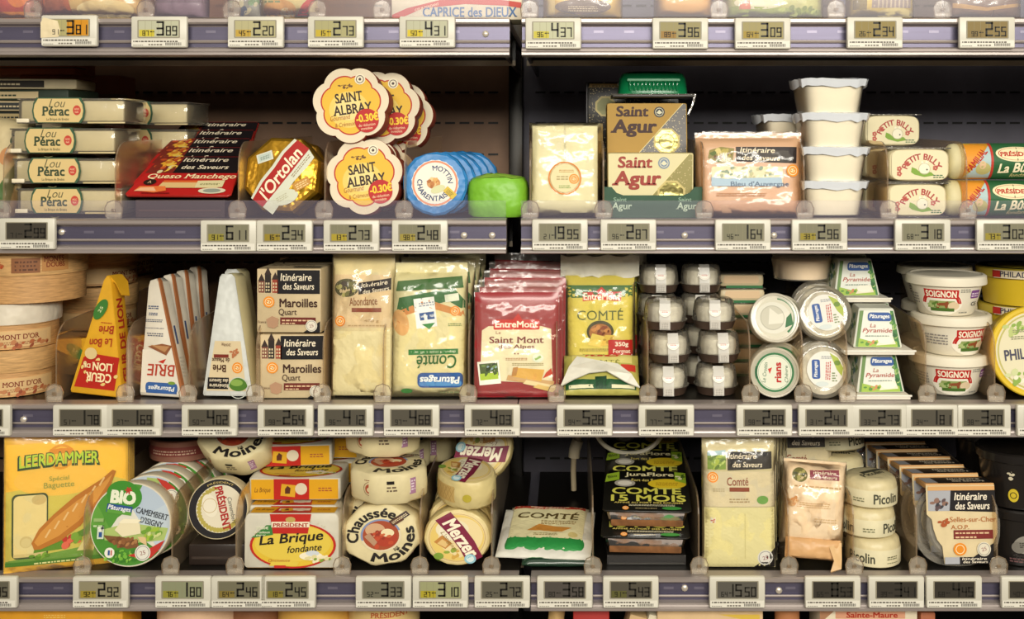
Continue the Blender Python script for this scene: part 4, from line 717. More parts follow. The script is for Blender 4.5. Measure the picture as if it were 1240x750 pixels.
r = thing('cheese_pack', 'slumped yellow comte pack folded over in crumpled white film', 'cheese'); b = MB(); f = pillow(b, 92, 56, 20, ('#b9b45c', 'crinkle'), 1.4, 4, 0, seed=6); b.build('pack', r)
a = Art(f, 5); a.r(-36, 40, 38, 54, '#d8cf7c'); a.p([(-20, 50), (24, 50), (22, 56), (-18, 56)], '#c22a22'); a.t('COMTÉ', 0, 42, 46, 6, '#7a7a34', 0, 0, 0, True); a.r(24, 28, 42, 38, '#c23a2a'); a.r(-44, 4, 42, 16, '#22512f'); a.r(-8, 4, 6, 20, '#1c4028'); a.r(-40, 5, -10, 9, '#d9d6b0'); a.r(12, 5, 40, 9, '#d9d6b0'); a.build('label', r)
b = MB(); P = [(-50, 4), (-40, 30), (-30, 46), (-6, 42), (20, 34), (36, 18), (46, 2), (30, 10), (6, 22), (-16, 20), (-34, 12)]; b.loft([[(x, -4-1.6*math.sin(x*.2)-(4 if 10 < z < 40 else 0), z) for x, z in P], [(x*.98, -2.4-1.6*math.sin(x*.2)-(4 if 10 < z < 40 else 0), z) for x, z in P]], ('#dcdacb', 'crinkle'), True, False); b.build('white_film', r); place(r, 727, .022, Z3, 44)
# --- domed cups
def cup():
    r = thing('cheese_cup', '', 'cheese'); b = MB(); b.lathe([(17, 3.5), (20, 4), (21, 12), (22.5, 20), (21, 28), (14, 31), (2, 31.5)], ('#eee6d0', 'rind'), 28); b.build('cheese', r)
    b = MB(); rr = []
    for q, z in ((20, 0), (22, .5), (25.5, 10), (26.6, 11)): rr.append([(q*(1+.025*(j % 2))*math.cos(j*math.pi/24), q*(1+.025*(j % 2))*math.sin(j*math.pi/24), z) for j in range(48)])
    b.loft(rr, ('#4a3a30', 'plastic'), False); b.add(rr[0], [tuple(range(48))], ('#4a3a30', 'plastic')); b.build('base', r)
    b = MB(); b.lathe([(27.5, 10.6), (27.7, 12), (26.2, 12.6), (25.8, 22), (24, 33), (21.5, 36.4), (20, 37), (1, 37.2)], SHELL, 20, False); b.s = [False]*len(b.s); b.build('dome', r)
    b = MB(); prof = [(28.3, 2), (28.2, 12), (26.8, 22), (25, 33), (22.2, 37), (10, 37.8)]; V = []
    for d_ in (0, .5): V.append([(-6.5, -(p[0]+d_), p[1]+d_*.4) for p in prof]+[(6.5, -(p[0]+d_), p[1]+d_*.4) for p in prof[::-1]])
    n = len(prof); b.add(V[1], [(i, i+1, 2*n-2-i, 2*n-1-i) for i in range(n-1)], clear('strap_film', '#dcdad2', .75, .2)); b.build('strap', r)
    a = Art(lambda u, v, w: (u, -(26.9+(22-v)*.26)-w-.3, v)); a.e(0, 24, 7.6, 6.6, '#b8b2a4'); a.e(0, 24, 7, 6, '#f6f2e8'); a.lines(-3.6, 23, 3.6, 26, 2, '#c2392c'); a.ring(0, 24, 5.6, 6, '#c7b8a0', 0, 360, 24, .82); a.r(-5.6, 4, 5.6, 14, '#bdb8ae'); a.lines(-4, 5, 4, 12, 4, '#8a857c'); a.build('sticker', r); return r
cu = cup(); k = 0
for ci, (px, Y, hs) in enumerate(((810, .02, 3), (871, .022, 3), (799, .084, 4), (852, .086, 4))):
    z = Z3
    for i in range(hs):
        o = cu if k == 0 else dup(cu, ''); k += 1
        tag(o, 'domed clear cheese cup with brown base, %s, %s from the bottom' % (('front left column', 'front right column', 'rear left column', 'rear right column')[ci], ('first', 'second', 'third', 'fourth', 'fifth')[i]), 'cheese', 'domed cheese cups'); z = place(o, px+(0, 3, -2, 1, -1)[i]*(1 if ci < 2 else .4), Y, z+.0003, rz=(0, 6, -5, 3, -4)[i])
        if ci < 2: z += .0012
# --- pots with green lids seen face on
def pot():
    r = thing('cheese_pot', '', 'cheese'); b = MB(); b.lathe_y([(26, 34), (28, 33), (29, 5), (28.4, 4)], 29, ('#cfc6ae', 'plastic'), 40); b.build('pot', r); b = MB(); b.lathe_y([(20, 4.5), (26.4, 4.4), (27, 2.6), (29.6, 2), (30, .6), (29.2, -.4), (27.4, -.2), (27, 1.4), (20, 2)], 29, clear('lid_plastic', '#e4ddc8', .55, .15), 40, False); b.build('lid', r); return r
po = pot(); a = Art(front(2, 0, 29)); a.e(0, 0, 26, 26, '#2f7042'); a.p([(-26, -7), (-17, -8), (-17, 8), (-26, 7)], '#1f5a34'); a.e(0, 0, 21, 21, '#d9dcc8'); a.ring(0, 0, 19.5, 20, '#7a9a7c'); a.t('rians', 4, 0, 24, 8, '#b3241f', 90, .04); a.p([(-6, -2), (-3, 6), (-8, 4)], '#c2392c'); a.t('Le Crottin', -12, 0, 24, 4.5, '#3c6a4a', 82, 0, .2); a.t('Chèvre', 14, -2, 20, 4, '#3c6a4a', 90, 0, .2); a.build('label', po); tag(po, 'round pot with green ring and red vertical lettering, lower of two', 'cheese', 'pots seen face on'); zt = place(po, 939, .02, Z3, 6)
p2 = pot(); a = Art(front(2, 0, 29)); a.e(0, 0, 26, 26, '#cfcbb6'); a.ring(2, 1, 21, 26, '#2f7042', -55, 85); a.e(-2, 0, 21, 19, '#d8d6c6'); a.e(-3, 0, 15, 15, '#c4c1ae'); a.p([(-8, -8), (14, -6), (18, 8), (4, 4), (-6, 12)], '#dcd9c8'); a.p([(12, -12), (22, -8), (20, 6), (14, 0)], '#2f6a3c'); a.ring(-3, 0, 14, 14.6, '#a8a694'); a.build('label', p2); tag(p2, 'round pot with clear lid and dark green crescent, upper of two', 'cheese', 'pots seen face on'); place(p2, 940, .024, zt-.0005, 14)
for i in range(2): o = dup(p2 if i else po, 'round lidded pot %s behind the face on pair' % ('lower', 'upper')[i]); zq = place(o, 945, .066, Z3+.06*i, 4)
def slab(label, px, Y, z, rz=0, lean=0):
    r = thing('cheese_pack', label, 'cheese', 'pale packs behind the pots'); b = MB(); b.box(-30, 30, 0, 46, 0, 17, ('#d3c29c', 'plastic'), 5); b.build('tray', r); a = Art(front(-.1)); a.rr(-23, 5, 23, 15, 3, '#e0c29a'); a.build('cheese_face', r); b = MB(); b.box(-31, 31, -.5, 47, 17, 18, SHELL, .4); b.build('lid_film', r); a = Art(front(-.6)); a.r(-20, -1, 28, 2.4, '#2f7042'); a.build('green_strip', r); return place(r, px, Y, z, lean, 0, rz)
z = Z3
for i in range(7): z = slab('pale cheese pack with green edge in the stack behind the pots, %s from the shelf' % ('first', 'second', 'third', 'fourth', 'fifth', 'sixth', 'topmost')[i], 903-i*.8, .15-.001*i, z, (i*5 % 7)-3)
# --- clear goat tubs, label towards the aisle
def goat():
    r = thing('cheese_tub', '', 'cheese'); b = MB(); b.lathe_y([(20, 26), (27, 24), (29, 8), (28, 3), (20, 2)], 32, ('#d6cdb4', 'rind'), 36); b.build('cheese', r); b = MB(); b.lathe_y([(22, 30), (30, 28), (33, 8), (34, 3), (33, 1.6), (30, .4), (26, 0), (24, .5), (1, .6)], 33.4, SHELL, 40, False); b.build('tub', r)
    a = Art(front(.2, 2, 34)); a.e(0, 0, 22, 22, '#e2e0d6'); a.p([(6, 20), (16, 14), (22, 2), (20, -8), (14, 0), (10, 10)], '#a8b84c'); a.e(15, 8, 4, 3, '#6d8a34'); a.rr(-16, -11, -6, 12, 2.5, '#33589a'); a.t('Pâturages', -11, .5, 19, 5.4, '#eef0ea', 90, .02, .12); a.t('~', 3, -1, 22, 7, '#b8392c', 86, 0, .2); a.lines(-4, 13, 8, 17, 2, '#8a8f98'); a.lines(8, -14, 14, -2, 4, '#7a8a5c'); a.e(-4, -17, 8, 3, '#cdd6d2'); a.build('label', r); return r
go = goat(); tag(go, 'clear goat cheese tub with white round label, lower front', 'cheese', 'clear goat cheese tubs'); zt = place(go, 998, .02, Z3, 8); o = dup(go, 'clear goat cheese tub with white round label, upper front'); zu = place(o, 1000, .03, zt-.003, 14, -8)
for i in range(4): o = dup(go, 'clear goat tub, %s row, %s' % (('second', 'third')[i//2], ('lower', 'upper')[i % 2])); zq = place(o, 993-3*(i//2), .068+.036*(i//2), Z3+.0655*(i % 2), 6, 10*i)
r = thing('cheese_tub', 'wide clear tub of pale cheese topping the goat tubs', 'cheese'); b = MB(); b.lathe([(30, 1), (34, 2), (38, 26), (36, 28)], ('#ead6b8', 'cheese'), 36); b.build('cheese', r); b = MB(); b.lathe([(32, 0), (36, .5), (40, 30), (43, 31), (43, 34), (38, 35), (1, 35)], SHELL, 40, False); b.build('tub', r); b = MB(); b.lathe([(37, 35.4), (36, 36.5), (1, 36.7)], ('#eed9bc', 'plastic'), 36); b.build('lid', r); place(r, 979, .085, Z3+.135)
# --- pyramid packs on white trays
def pyramid():
    r = thing('goat_cheese', '', 'cheese'); b = MB(); b.loft([[(x*k, 27+(y-27)*k, z) for x, y in ((-29, 0), (-27, -1.5), (27, -1.5), (29, 0), (29, 54), (27, 56), (-27, 56), (-29, 54))] for z, k in ((0, .98), (2, 1), (44.5, .73), (46.5, .68), (47, .3))], ('#d8dacb', 'paper')); b.build('pack', r)
    fn = lambda u, v, w: (u*(1-.27*v/48), -1.5+v*.156-w, v*.93); a = Art(fn); a.r(-26, 1, 26, 47, '#dfe2d6'); a.p([(20, 1), (27, 1), (27, 47), (22, 47)], '#3f7a3c'); a.p([(-27, 1), (-23, 1), (-21, 47), (-27, 47)], '#6a8a50'); a.blobs(23, 26, 3, 22, 16, 2.4, ['#2c5f30', '#6d9a4c', '#9ab86c']); a.p([(-24, 1), (24, 1), (24, 8), (8, 12), (-8, 8), (-24, 12)], '#9ab84c'); a.p([(-2, 3), (22, 5), (20, 14), (6, 15)], '#e6ddc4'); a.e(10, 10, 10, 5, '#efe8d6'); a.blobs(-12, 6, 10, 3, 8, 2, ['#c98a5a', '#5a8a3c'])
    a.rr(-14, 34, 22, 45, 4, '#2f5596'); a.t('Pâturages', 4, 39.5, 31, 6.5, '#eef0ea', 0, .025, .12); a.t('La', -6, 28.5, 8, 5, '#b05a48', 0, 0, .2); a.t('Pyramide', 0, 21.5, 40, 7, '#b04a3c', 0, .005, .2); a.lines(-16, 14.5, 16, 17, 1, '#8a9a8c'); a.build('front_print', r)
    sd = Art(lambda u, v, w: (-29+v*.165-w, 27+(u-27)*(1-.27*v/48), v*.93)); sd.r(2, 1, 52, 47, '#c9cdb8'); sd.blobs(20, 24, 12, 20, 22, 4, ['#3f7a3c', '#7a9a5c', '#5a7a80', '#dfe2d6']); sd.build('side_print', r); return r
def white_tray(label, px, Y, z, w_=80, d_=200):
    r = thing('white_tray', label, 'tray', 'white trays under the pyramid packs'); b = MB(); b.box(-w_/2, w_/2, 0, d_, 0, 5, ('#e4dfd0', 'plastic'), 1); b.build('plate', r); b = MB(); b.box(-w_/2-1.5, w_/2+1.5, -1.5, 1.5, 3.6, 6, ('#e9e4d6', 'plastic'), .8); b.build('rim', r); return place(r, px, Y, z)
py = pyramid(); k = 0
z = white_tray('white plastic tray on the shelf under the lowest pyramid packs', 1062, .014, Z3, 82, 200)
for lev, (px, Y, tw) in enumerate(((1066, .024, 0), (1065, .024, 1), (1037, .086, 2))):
    if lev == 1: z = white_tray('white plastic tray under the middle pyramid packs', 1066, .012, z, 84, 200)
    if lev == 2: z = white_tray('white plastic tray under the uppermost pyramid packs', 1042, .075, z, 78, 140)
    zn = z
    for i in range(3 if lev < 2 else 2):
        o = py if k == 0 else dup(py, ''); k += 1
        tag(o, 'pyramid goat cheese pack with blue badge, %s level, %s row' % (('lowest', 'middle', 'uppermost')[lev], ('front', 'second', 'third')[i]), 'cheese', 'pyramid goat cheese packs'); zn = place(o, px-6*i, Y+.0605*i, z, rz=(2, -3, 3)[lev])
    z = zn
# --- white goat tubs with red label
def soignon():
    r = thing('cheese_tub', '', 'cheese'); b = MB(); b.lathe([(29, 1), (31, 0), (33, 1.5), (39, 22), (43, 38), (43.5, 40)], ('#e3dcc8', 'plastic'), 44); b.build('tub', r)
    b = MB(); b.lathe([(47, 37.4), (48.5, 37.6), (48.8, 39), (48, 47.5), (46, 49), (43, 49.2), (42, 47.8), (1, 47.8)], ('#e9e2cc', 'plastic'), 44); b.build('lid', r)
    a = Art(cone(33.5, 43.2, 37, 2), 5); a.e(-2, 14, 26, 15, '#ece6d4'); a.ring(-2, 11, 20, 25, '#b8241f', 8, 172, 30, .8); a.p([(-22, 20), (18, 20), (18, 31), (-22, 31)], '#b8241f'); a.t('SOIGNON', -2, 25.5, 36, 8, '#f3ead2', 0, .035, 0, True); a.p([(-20, 8), (16, 8), (14, 17), (-16, 17)], '#8fa060'); a.blobs(-12, 11, 6, 4, 8, 3, ['#5a7a34', '#a8b878']); a.p([(-8, 8), (-7, 14), (2, 15), (6, 17), (7, 14), (5, 8), (3, 8), (2, 11), (-4, 11), (-5, 8)], '#8a4a2a'); a.e(13, 11, 7, 5, '#d9c4a0'); a.r(-16, 4, 14, 8, '#4a6a2c'); a.rr(34, 20, 50, 30, 1.5, '#7a4a88'); a.lines(35, 22, 49, 28, 2, '#e0d0e0'); a.t('CE', 42, 13, 10, 5, '#4a4a48', 0, .02); a.lines(20, 28, 33, 33, 2, '#8a8a80'); a.lines(20, 2, 34, 5, 1, '#8a8a80'); a.lines(-60, 12, -32, 26, 4, '#8a8580'); a.build('label', r); return r
so = soignon(); tag(so, 'white goat cheese tub with red label, lowest front', 'cheese', 'white goat cheese tubs'); Zq = Z3
for lev, (px, yaw) in enumerate(((1154, -2), (1156, 6), (1150, -6))):
    px += 12; o = so if lev == 0 else dup(so, ''); tag(o, 'white goat cheese tub with red label, %s of the front stack' % ('lowest', 'middle', 'topmost')[lev], 'cheese', 'white goat cheese tubs'); q = Zq; Zq = place(o, px, .02, q-(.0012 if lev else 0), rz=yaw*4)
    o = dup(so, 'white goat cheese tub with red label, %s of the rear stack' % ('lowest', 'middle', 'topmost')[lev]); place(o, px-16, .122, q-(.0012 if lev else 0), rz=20)
# --- yellow spread tubs at the right edge
def spread(upright):
    r = thing('spread_tub', '', 'spread'); Yl_ = ('#d9b92c', 'plastic')
    if upright:
        b = MB(); b.lathe([(46, 0), (49, 1), (55, 38), (56, 40)], Yl_, 48); b.build('tub', r); b = MB(); b.lathe([(58, 36), (59, 37), (59, 47), (57, 48.5), (1, 48.5)], ('#c8b23c', 'plastic'), 48); b.build('lid', r); a = Art(cyl(59.1), 5); a.r(-60, 36.5, 60, 47, '#d8ccae'); a.r(-62, 37.4, -50, 46, '#b02c24'); a.t('PHILADELPHIA', -18, 42, 66, 7, '#33324a', 0, .02); a.build('label', r); tp = Art(top(48.6), None); tp.ring(0, 0, 44, 54, '#3a3a30'); tp.build('lid_print', r)
    else:
        b = MB(); b.lathe_y([(44, 46), (47, 45), (52, 6), (50, 4)], 55, Yl_, 48); b.build('tub', r); b = MB(); b.lathe_y([(54, 8), (55, 7), (55, 0), (53.6, -1.4), (50, -1.4), (49, -.4), (1, -.4)], 55, ('#dcbc2e', 'plastic'), 48); b.build('lid', r)
        a = Art(front(-.5, 0, 55)); a.e(0, 0, 48, 48, '#dcd5b4'); a.ring(0, 0, 44, 46, '#b9b26a'); a.blobs(-26, 28, 12, 8, 10, 4, ['#8aa84c', '#b8c47c']); a.blobs(-22, -30, 16, 8, 12, 4, ['#8aa84c', '#c9cf9a', '#e6e2c8']); a.t('PHILADELPHIA', 4, 0, 84, 13, '#4a4a5c', 6, .025); a.t('~', -16, 18, 26, 5, '#8a8a6c', 4); a.t('~', -14, 26, 26, 4, '#8a8a6c', 4); a.build('lid_print', r)
    return r
sp = spread(False); tag(sp, 'round yellow spread tub on its side at the right edge', 'spread'); zt = place(sp, 1256, .022, Z3, 5); 
s2_ = spread(True); tag(s2_, 'yellow spread tub lying on top at the right edge', 'spread'); zz = Z3
for i in range(2): o = dup(s2_, 'yellow spread tub %s in the stack behind the sideways one' % ('lowest', 'second')[i]); zz = place(o, 1262, .1, zz)
place(s2_, 1262, .085, zz)
# ---------------------------------------------------------------- fourth shelf
Z4 = ZS[4]
# --- yellow slice packs with a sandwich
def art_leer(a):
    a.r(-67, 8, 67, 152, '#ecbf38'); a.p([(-67, 8), (67, 8), (67, 40), (-67, 20)], '#6f9a34'); a.p([(-67, 14), (67, 30), (67, 100), (40, 110), (-67, 96)], '#cdbf52'); a.e(-6, 108, 52, 20, '#e6bd48'); a.ring(-6, 134, 12, 15, '#d99a1e'); a.ring(-6, 134, 8.5, 10.5, '#d99a1e'); a.p([(-22, 138), (10, 138), (6, 144), (-18, 144)], '#d68f1e')
    a.t('LEERDAMMER', -8, 129.5, 92, 18, '#23451f', 0, .055, 0, False, 2); a.t('LEERDAMMER', -8, 130.5, 88, 14, '#b8cf3a', 0, .02, 0, False, 2); a.t('Spécial', -8, 108, 22, 7, '#9a9a3c', 0, .01); a.t('Baguette', -8, 100, 34, 9, '#9a9a3c', 0, .01)
    a.rr(-60, 16, -20, 93, 6, '#3a4a22'); a.rr(-58, 18, -21.5, 91, 6, '#dccb8c'); a.e(-30, 85, 8, 6, '#c9b272'); a.e(-44, 36, 7, 7, '#cbb676'); a.e(-44, 35, 5.5, 5.5, '#d3c183'); a.r(-58, 18, -24, 22, '#cdbb7c')
    a.p([(-36, 22), (-4, 24), (28, 42), (50, 66), (48, 76), (20, 46), (-10, 32), (-34, 30)], '#5f8a2c'); a.p([(12, 20), (30, 20), (44, 58), (34, 56)], '#d9cf8c'); a.p([(30, 18), (48, 62), (40, 60), (24, 22)], '#d6c87c'); a.blobs(4, 33, 12, 6, 12, 4, ['#b8382c', '#d9694c', '#7aa03a'], 3); a.blobs(40, 58, 12, 7, 12, 3.6, ['#b8382c', '#88b03c', '#d9cf8c'], 5)
    a.p([(-38, 34), (-35, 26), (-28, 26), (-6, 34), (16, 50), (36, 72), (50, 96), (56, 112), (52, 114), (40, 104), (10, 86), (-14, 66), (-30, 50)], '#b5722c'); a.p([(-35, 35), (-31, 30), (-8, 40), (14, 56), (34, 78), (48, 100), (52, 109), (40, 98), (12, 80), (-12, 62), (-28, 46)], '#cf9140')
    for t_ in range(7): x = -20+t_*10; y = 44+t_*9.5; a.quad(x, y, 11, 2, '#e0b878', 60)
    a.blobs(-30, 18, 10, 3, 8, 3, ['#7aa03a', '#5f8a2c']); a.r(-67, 8, 67, 13, '#4a7a2c'); a.t('~', -10, 10.5, 50, 3.4, '#d9d690')
le = bandpack(138, 161, 10, .5, ('#e2b22c', 'plastic'), art_leer, wr=.25, seal=.03); tag(le, 'yellow cheese slice pack with sandwich picture, frontmost', 'cheese', 'yellow slice packs'); place(le, 69, .004, Z4, 2, 0, 17)
for i in range(5): o = dup(le, 'yellow cheese slice pack, %s behind the sandwich front' % ('first', 'second', 'third', 'fourth', 'rearmost')[i]); place(o, 72+2.2*i, .017+.0125*i, Z4+.0003, 2, 0, 17)
# --- camembert wheels
def camembert():
    r = thing('cheese_round', '', 'cheese'); R_ = 49; b = MB(); b.lathe_y([(46, 30), (48.4, 29), (48.6, 16), (48.4, 14)], R_+.5, ('#cdbb96', 'paper'), 56); b.build('base', r); b = MB(); b.lathe_y([(48.6, 20), (49.6, 19), (49.6, 1.2), (49, .2), (46, 0)], R_+.5, ('#d9cdb0', 'paper'), 56); b.build('lid', r)
    a = Art(front(-.1, 0, R_+.5)); a.e(0, 0, 48.4, 48.4, '#dad8c8', n=64)
    def clip(P, Rr=47.6): return [(x, y) if math.hypot(x, y) <= Rr else (x*Rr/math.hypot(x, y), y*Rr/math.hypot(x, y)) for x, y in P]
    A = lambda a0, a1, n=24: [(47.6*math.cos(math.radians(a0+(a1-a0)*i/n)), 47.6*math.sin(math.radians(a0+(a1-a0)*i/n))) for i in range(n+1)]
    a.p(A(-40, 75)+[(0, 20)], '#b3c2d0'); a.p(A(-36, 30)+[(2, 2)], '#bccad3'); a.p(A(75, 200)+[(-30, -14), (-16, 8), (-2, 18)], '#4f8f34'); a.p(A(150, 250)+[(-16, -20)], '#5f9a3c'); a.p(A(180, 320)+[(20, -20), (-10, -22), (-40, -6)], '#4a8a30'); a.p([(-34, -6), (-2, 2), (46, -4), (42, -18), (0, -22), (-30, -18)], '#a8bd6c')
    a.e(-9, 34, 22, 17, '#3f8a2c', -18); a.t('BIO', -10, 32, 31, 16, '#e6ead0', -5, .06); a.e(-4, 40, 2.4, 2.4, '#b8382c')
    for k in range(6): a.e(-4+3*math.cos(k), 40+3*math.sin(k), 1.5, 1, '#b8382c', k*57)
    a.quad(-14, 18, 31, 10, '#2c4f8c', -8, 0); a.quad(-14, 14.5, 30, 4, '#5c9a3c', -8); a.t('Pâturages', -14, 18.5, 28, 7, '#eef0ea', -8, .02, .12); a.t('CAMEMBERT', 26, 13, 40, 7, '#33363a', -14, .012, 0, True); a.t("D'ISIGNY", 26, 3, 28, 7, '#33363a', -14, .012, 0, True)
    a.p([(-32, -12), (-24, -20), (-2, -28), (12, -26), (10, -18), (-10, -14)], '#7a5230'); a.blobs(-8, -20, 18, 5, 22, 2.8, ['#8a5a34', '#6d4526', '#a87848']); a.p([(-18, -6), (-8, -14), (14, -10), (12, 2), (-12, 2)], '#e3d9b4'); a.p([(-14, 2), (10, 2), (14, 6), (-8, 7)], '#ece4c4'); a.p([(14, -20), (22, -24), (20, -14), (10, -14)], '#d9bb88'); a.blobs(26, -10, 12, 7, 18, 3, ['#9ab83c', '#6d9a34', '#c9d08a']); a.blobs(-6, -36, 26, 7, 50, 2, ['#6fae3c', '#3a7a28', '#8fc04c'])
    a.p(clip([(-2, -36), (20, -30), (36, -20), (50, -12), (50, -50), (10, -50)]) if False else [(0, -35), (22, -29), (44, -17), (38, -28), (28, -38), (12, -38)], '#b8342a'); a.e(-22, -32, 6, 6, '#e6e4d6'); a.r(-24, -35, -21.5, -29, '#2c4f8c'); a.r(-20.5, -35, -19, -29, '#b8342a'); disc_logo(a, 18, -32, 9.4, '#dcdacd'); a.r(-38, -16, -30, -2, '#c9d6c0'); a.r(-36, -14, -32, -8, '#2c4f8c'); a.blobs(-34, -4, 3, 4, 5, 1.6, ['#33363a', '#e6e4d6']); a.r(-43, 4, -31, 8, '#8fb06c'); a.lines(-43, -2, -32, 2, 1, '#b8cfa0')
    a.build('lid_label', r); return r
ca = camembert(); tag(ca, 'round organic camembert with green and blue label, front of its row', 'cheese', 'camembert rounds'); place(ca, 154, .016, Z4, 8, 0, 0)
for i in range(5): o = dup(ca, 'round camembert with green label, %s behind the front one' % ('first', 'second', 'third', 'fourth', 'rearmost')[i]); place(o, K(156+3*i, .055+.0325*i), .052+.0325*i, Z4+.0003, 6-i, -100-10*(i % 3))
r = thing('cheese_round', 'dark topped cheese round lying above the rear camemberts', 'cheese'); b = MB(); b.lathe([(40, 0), (42, 1), (42, 26), (40, 27), (1, 27)], ('#8a5a48', 'paper'), 40); b.build('box', r); a = Art(cyl(42.2), 5); a.r(-60, 8, 60, 20, '#7a3a34'); a.lines(-30, 10, 30, 17, 2, '#c9a890'); a.build('band', r); tp = Art(top(27.1)); tp.e(0, 0, 39, 39, '#2c2420'); tp.e(8, -10, 18, 8, '#3f6a34'); tp.e(-10, -18, 12, 6, '#a8443a'); tp.build('lid_print', r); place(r, 208, .125, Z4+.1)
# --- black rimmed wheel and a cream box above
def presround():
    r = thing('cheese_round', '', 'cheese'); R_ = 36; b = MB(); b.lathe_y([(33, 32), (35, 31), (35.4, 12)], R_+1, ('#d9cda8', 'paper'), 48); b.build('base', r); b = MB(); b.lathe_y([(35.6, 18), (36.6, 17), (36.6, 1.4), (35.8, .2), (33, 0)], R_+1, ('#d2c49c', 'paper'), 48); b.build('lid', r)
    a = Art(front(-.1, 0, R_+1)); a.e(0, 0, 35, 35, '#1c1a1c', n=56); a.e(2, 0, 28.5, 28.5, '#ddd5bc', n=48); a.arc('PRÉSIDENT', 2, 0, 30.2, 3, 120, 60, '#c9b26c')
    for k in range(16): an = math.radians(105+k*10); a.e(2+25*math.cos(an), 25*math.sin(an), 4, 1.8, '#b0a24c', 105+k*10+50); a.w -= LAY*.7
    for k in range(10): an = math.radians(255+k*8); a.e(2+25*math.cos(an), 25*math.sin(an), 4, 1.8, '#b0a24c', 255+k*8+50); a.w -= LAY*.7
    a.e(-10, 4, 9, 14, '#e6dfc8', 20); a.ring(-10, 4, 8, 8.6, '#b9a05a'); a.t('PRÉSIDENT', 8, 2, 55, 13, '#a8241f', 82, .03, 0, True) if False else a.t('PRÉSIDENT', 7, 1, 54, 12, '#a8241f', -76, .035, 0, True); a.t('Camembert', 17, -2, 32, 5, '#4a4a48', -76, 0, .2); a.build('lid_label', r); return r
pr_ = presround(); tag(pr_, 'black rimmed camembert round with red vertical lettering', 'cheese', 'black rimmed rounds'); zt = place(pr_, 262, .035, Z4+.028, 8, 0, 3); 
r = thing('riser', 'dark plastic block under the black rimmed round', 'riser'); b = MB(); b.box(-34, 34, 0, 60, 0, 26, ('#2a211c', 'plastic'), 2); b.build('body', r); b = MB(); b.box(-30, 30, -.6, .3, 8, 11, ('#3c312a', 'plastic')); b.build('lip', r); place(r, 262, .032, Z4)
o = dup(pr_, 'black rimmed camembert round behind the upright one'); place(o, 264, .1, Z4, 6)
def moineart(a, k=1):
    a.e(0, 0, 25*k, 25*k, '#d9ccaa'); a.ring(0, 0, 20*k, 24.5*k, '#7f8fb0', 20, 200); a.e(0, 0, 22*k, 22*k, '#a04a2c'); a.e(-7*k, 8*k, 12*k, 10*k, '#c9a27c'); a.e(6*k, -4*k, 14*k, 13*k, '#a83c26'); a.e(8*k, 4*k, 8*k, 6*k, '#e3d6ac'); a.blobs(0, -6*k, 15*k, 12*k, 16, 3*k, ['#b84a2c', '#8f3422', '#c2643c'], 4); a.p([(-20*k, -2*k), (-8*k, -16*k), (-4*k, -10*k), (-14*k, 4*k)], '#b08a6c')
def chaussee():
    r = thing('cheese_round', '', 'cheese'); b = MB(); rng = random.Random(8); rg = []
    for q, y in ((10, 0), (38, .2), (43.5, 1.6), (46, 5), (46.4, 20), (46, 35), (43, 39), (36, 40.5), (10, 41)): rg.append([(p[0]*(1+rng.uniform(-.012, .012)), y+rng.uniform(-.4, .4), 45+p[1]*(1+rng.uniform(-.012, .012))) for p in [(q*1.02*math.cos(t)/max(abs(math.cos((t+.2) % (math.pi/4)-math.pi/8)), .5)*.985, q*math.sin(t)/max(abs(math.cos((t+.2) % (math.pi/4)-math.pi/8)), .5)*.985) for t in [2*math.pi*i/48 for i in range(48)]]])
    sq_ = lambda m_: setattr(m_, 'v', [(x, y, z*.78) for x, y, z in m_.v]); b.loft(rg, ('#ddd0a2', 'paper')); sq_(b); b.build('paper_wrap', r)
    a = Art(lambda u, v, w: (u, -.5-w+max(0, (math.hypot(u, v)-36)*.16), 45+v), 6); a.arc('Chaussée', 0, 0, 27, 14.5, 200, 58, '#221d1a', .03); a.arc('aux', 0, 0, 24.5, 5, 306, 322, '#221d1a', .01, False, True); a.arc('Moines', 0, 0, 27, 14, 252, 382, '#221d1a', .03, False, True); moineart(a)
    a.quad(22, 26, 26, 8, '#3a2a22', 38); a.quad(19, 22, 16, 8, '#5a3a2c', 38); a.t('~', 22, 26, 22, 4, '#e0cfa6', 38, .01); sq_(a); a.build('label', r)
    s_ = Art(lambda u, v, w: (u, v, 45+46.4+w-(u*u)/200), 6); s_.fn = lambda u, v, w: ((46.6+w)*math.sin(u/46.6), v, 45-(46.6+w)*math.cos(u/46.6)); moineart_small(s_, -16, 20); s_.lines(6, 16, 20, 24, 2, '#6a5a48'); s_.r(6, 9, 15, 13, '#221d1a'); s_.r(27, 8, 44, 28, '#a87a98'); s_.r(29, 10, 36, 26, '#e0d2d8'); s_.lines(37, 11, 43, 25, 4, '#e6d6e0'); sq_(s_); s_.build('edge_print', r); return r
def moineart_small(a, cx, cy): a.ring(cx, cy, 8, 8.6, '#8a5a44'); a.e(cx, cy, 6, 6, '#a85238'); a.e(cx-1, cy+1, 2.6, 2.6, '#dcc8a0'); a.lines(cx-7, cy-11, cx+7, cy-9, 1, '#8a5a44')
ch = chaussee(); tag(ch, 'cream paper cheese round with circular black lettering, upright at the front', 'cheese', 'cream paper rounds'); zt = place(ch, 461, .018, Z4+.0003, 6, 0, 0)
o = dup(ch, 'cream paper cheese round upright behind the front one'); place(o, 464, .064, Z4, 4, 20); o = dup(ch, 'cream paper cheese round upright, third in its row'); place(o, 467, .11, Z4, 3, 40)
o = dup(ch, 'cream paper cheese round lying flat on the upright front one'); zt2 = place(o, 465, .016, zt-.001, 84, 4, 0)
o = dup(ch, 'cream paper cheese round lying second level, set back'); zt3 = place(o, 464, .075, zt-.001+.042*0+.001, 80, -10, 0) if False else place(o, 470, .112, zt+.002, 82, -14, 0)
o = dup(ch, 'cream paper cheese round topmost of its pile'); place(o, 458, .045, zt2+.001, 84, 8)
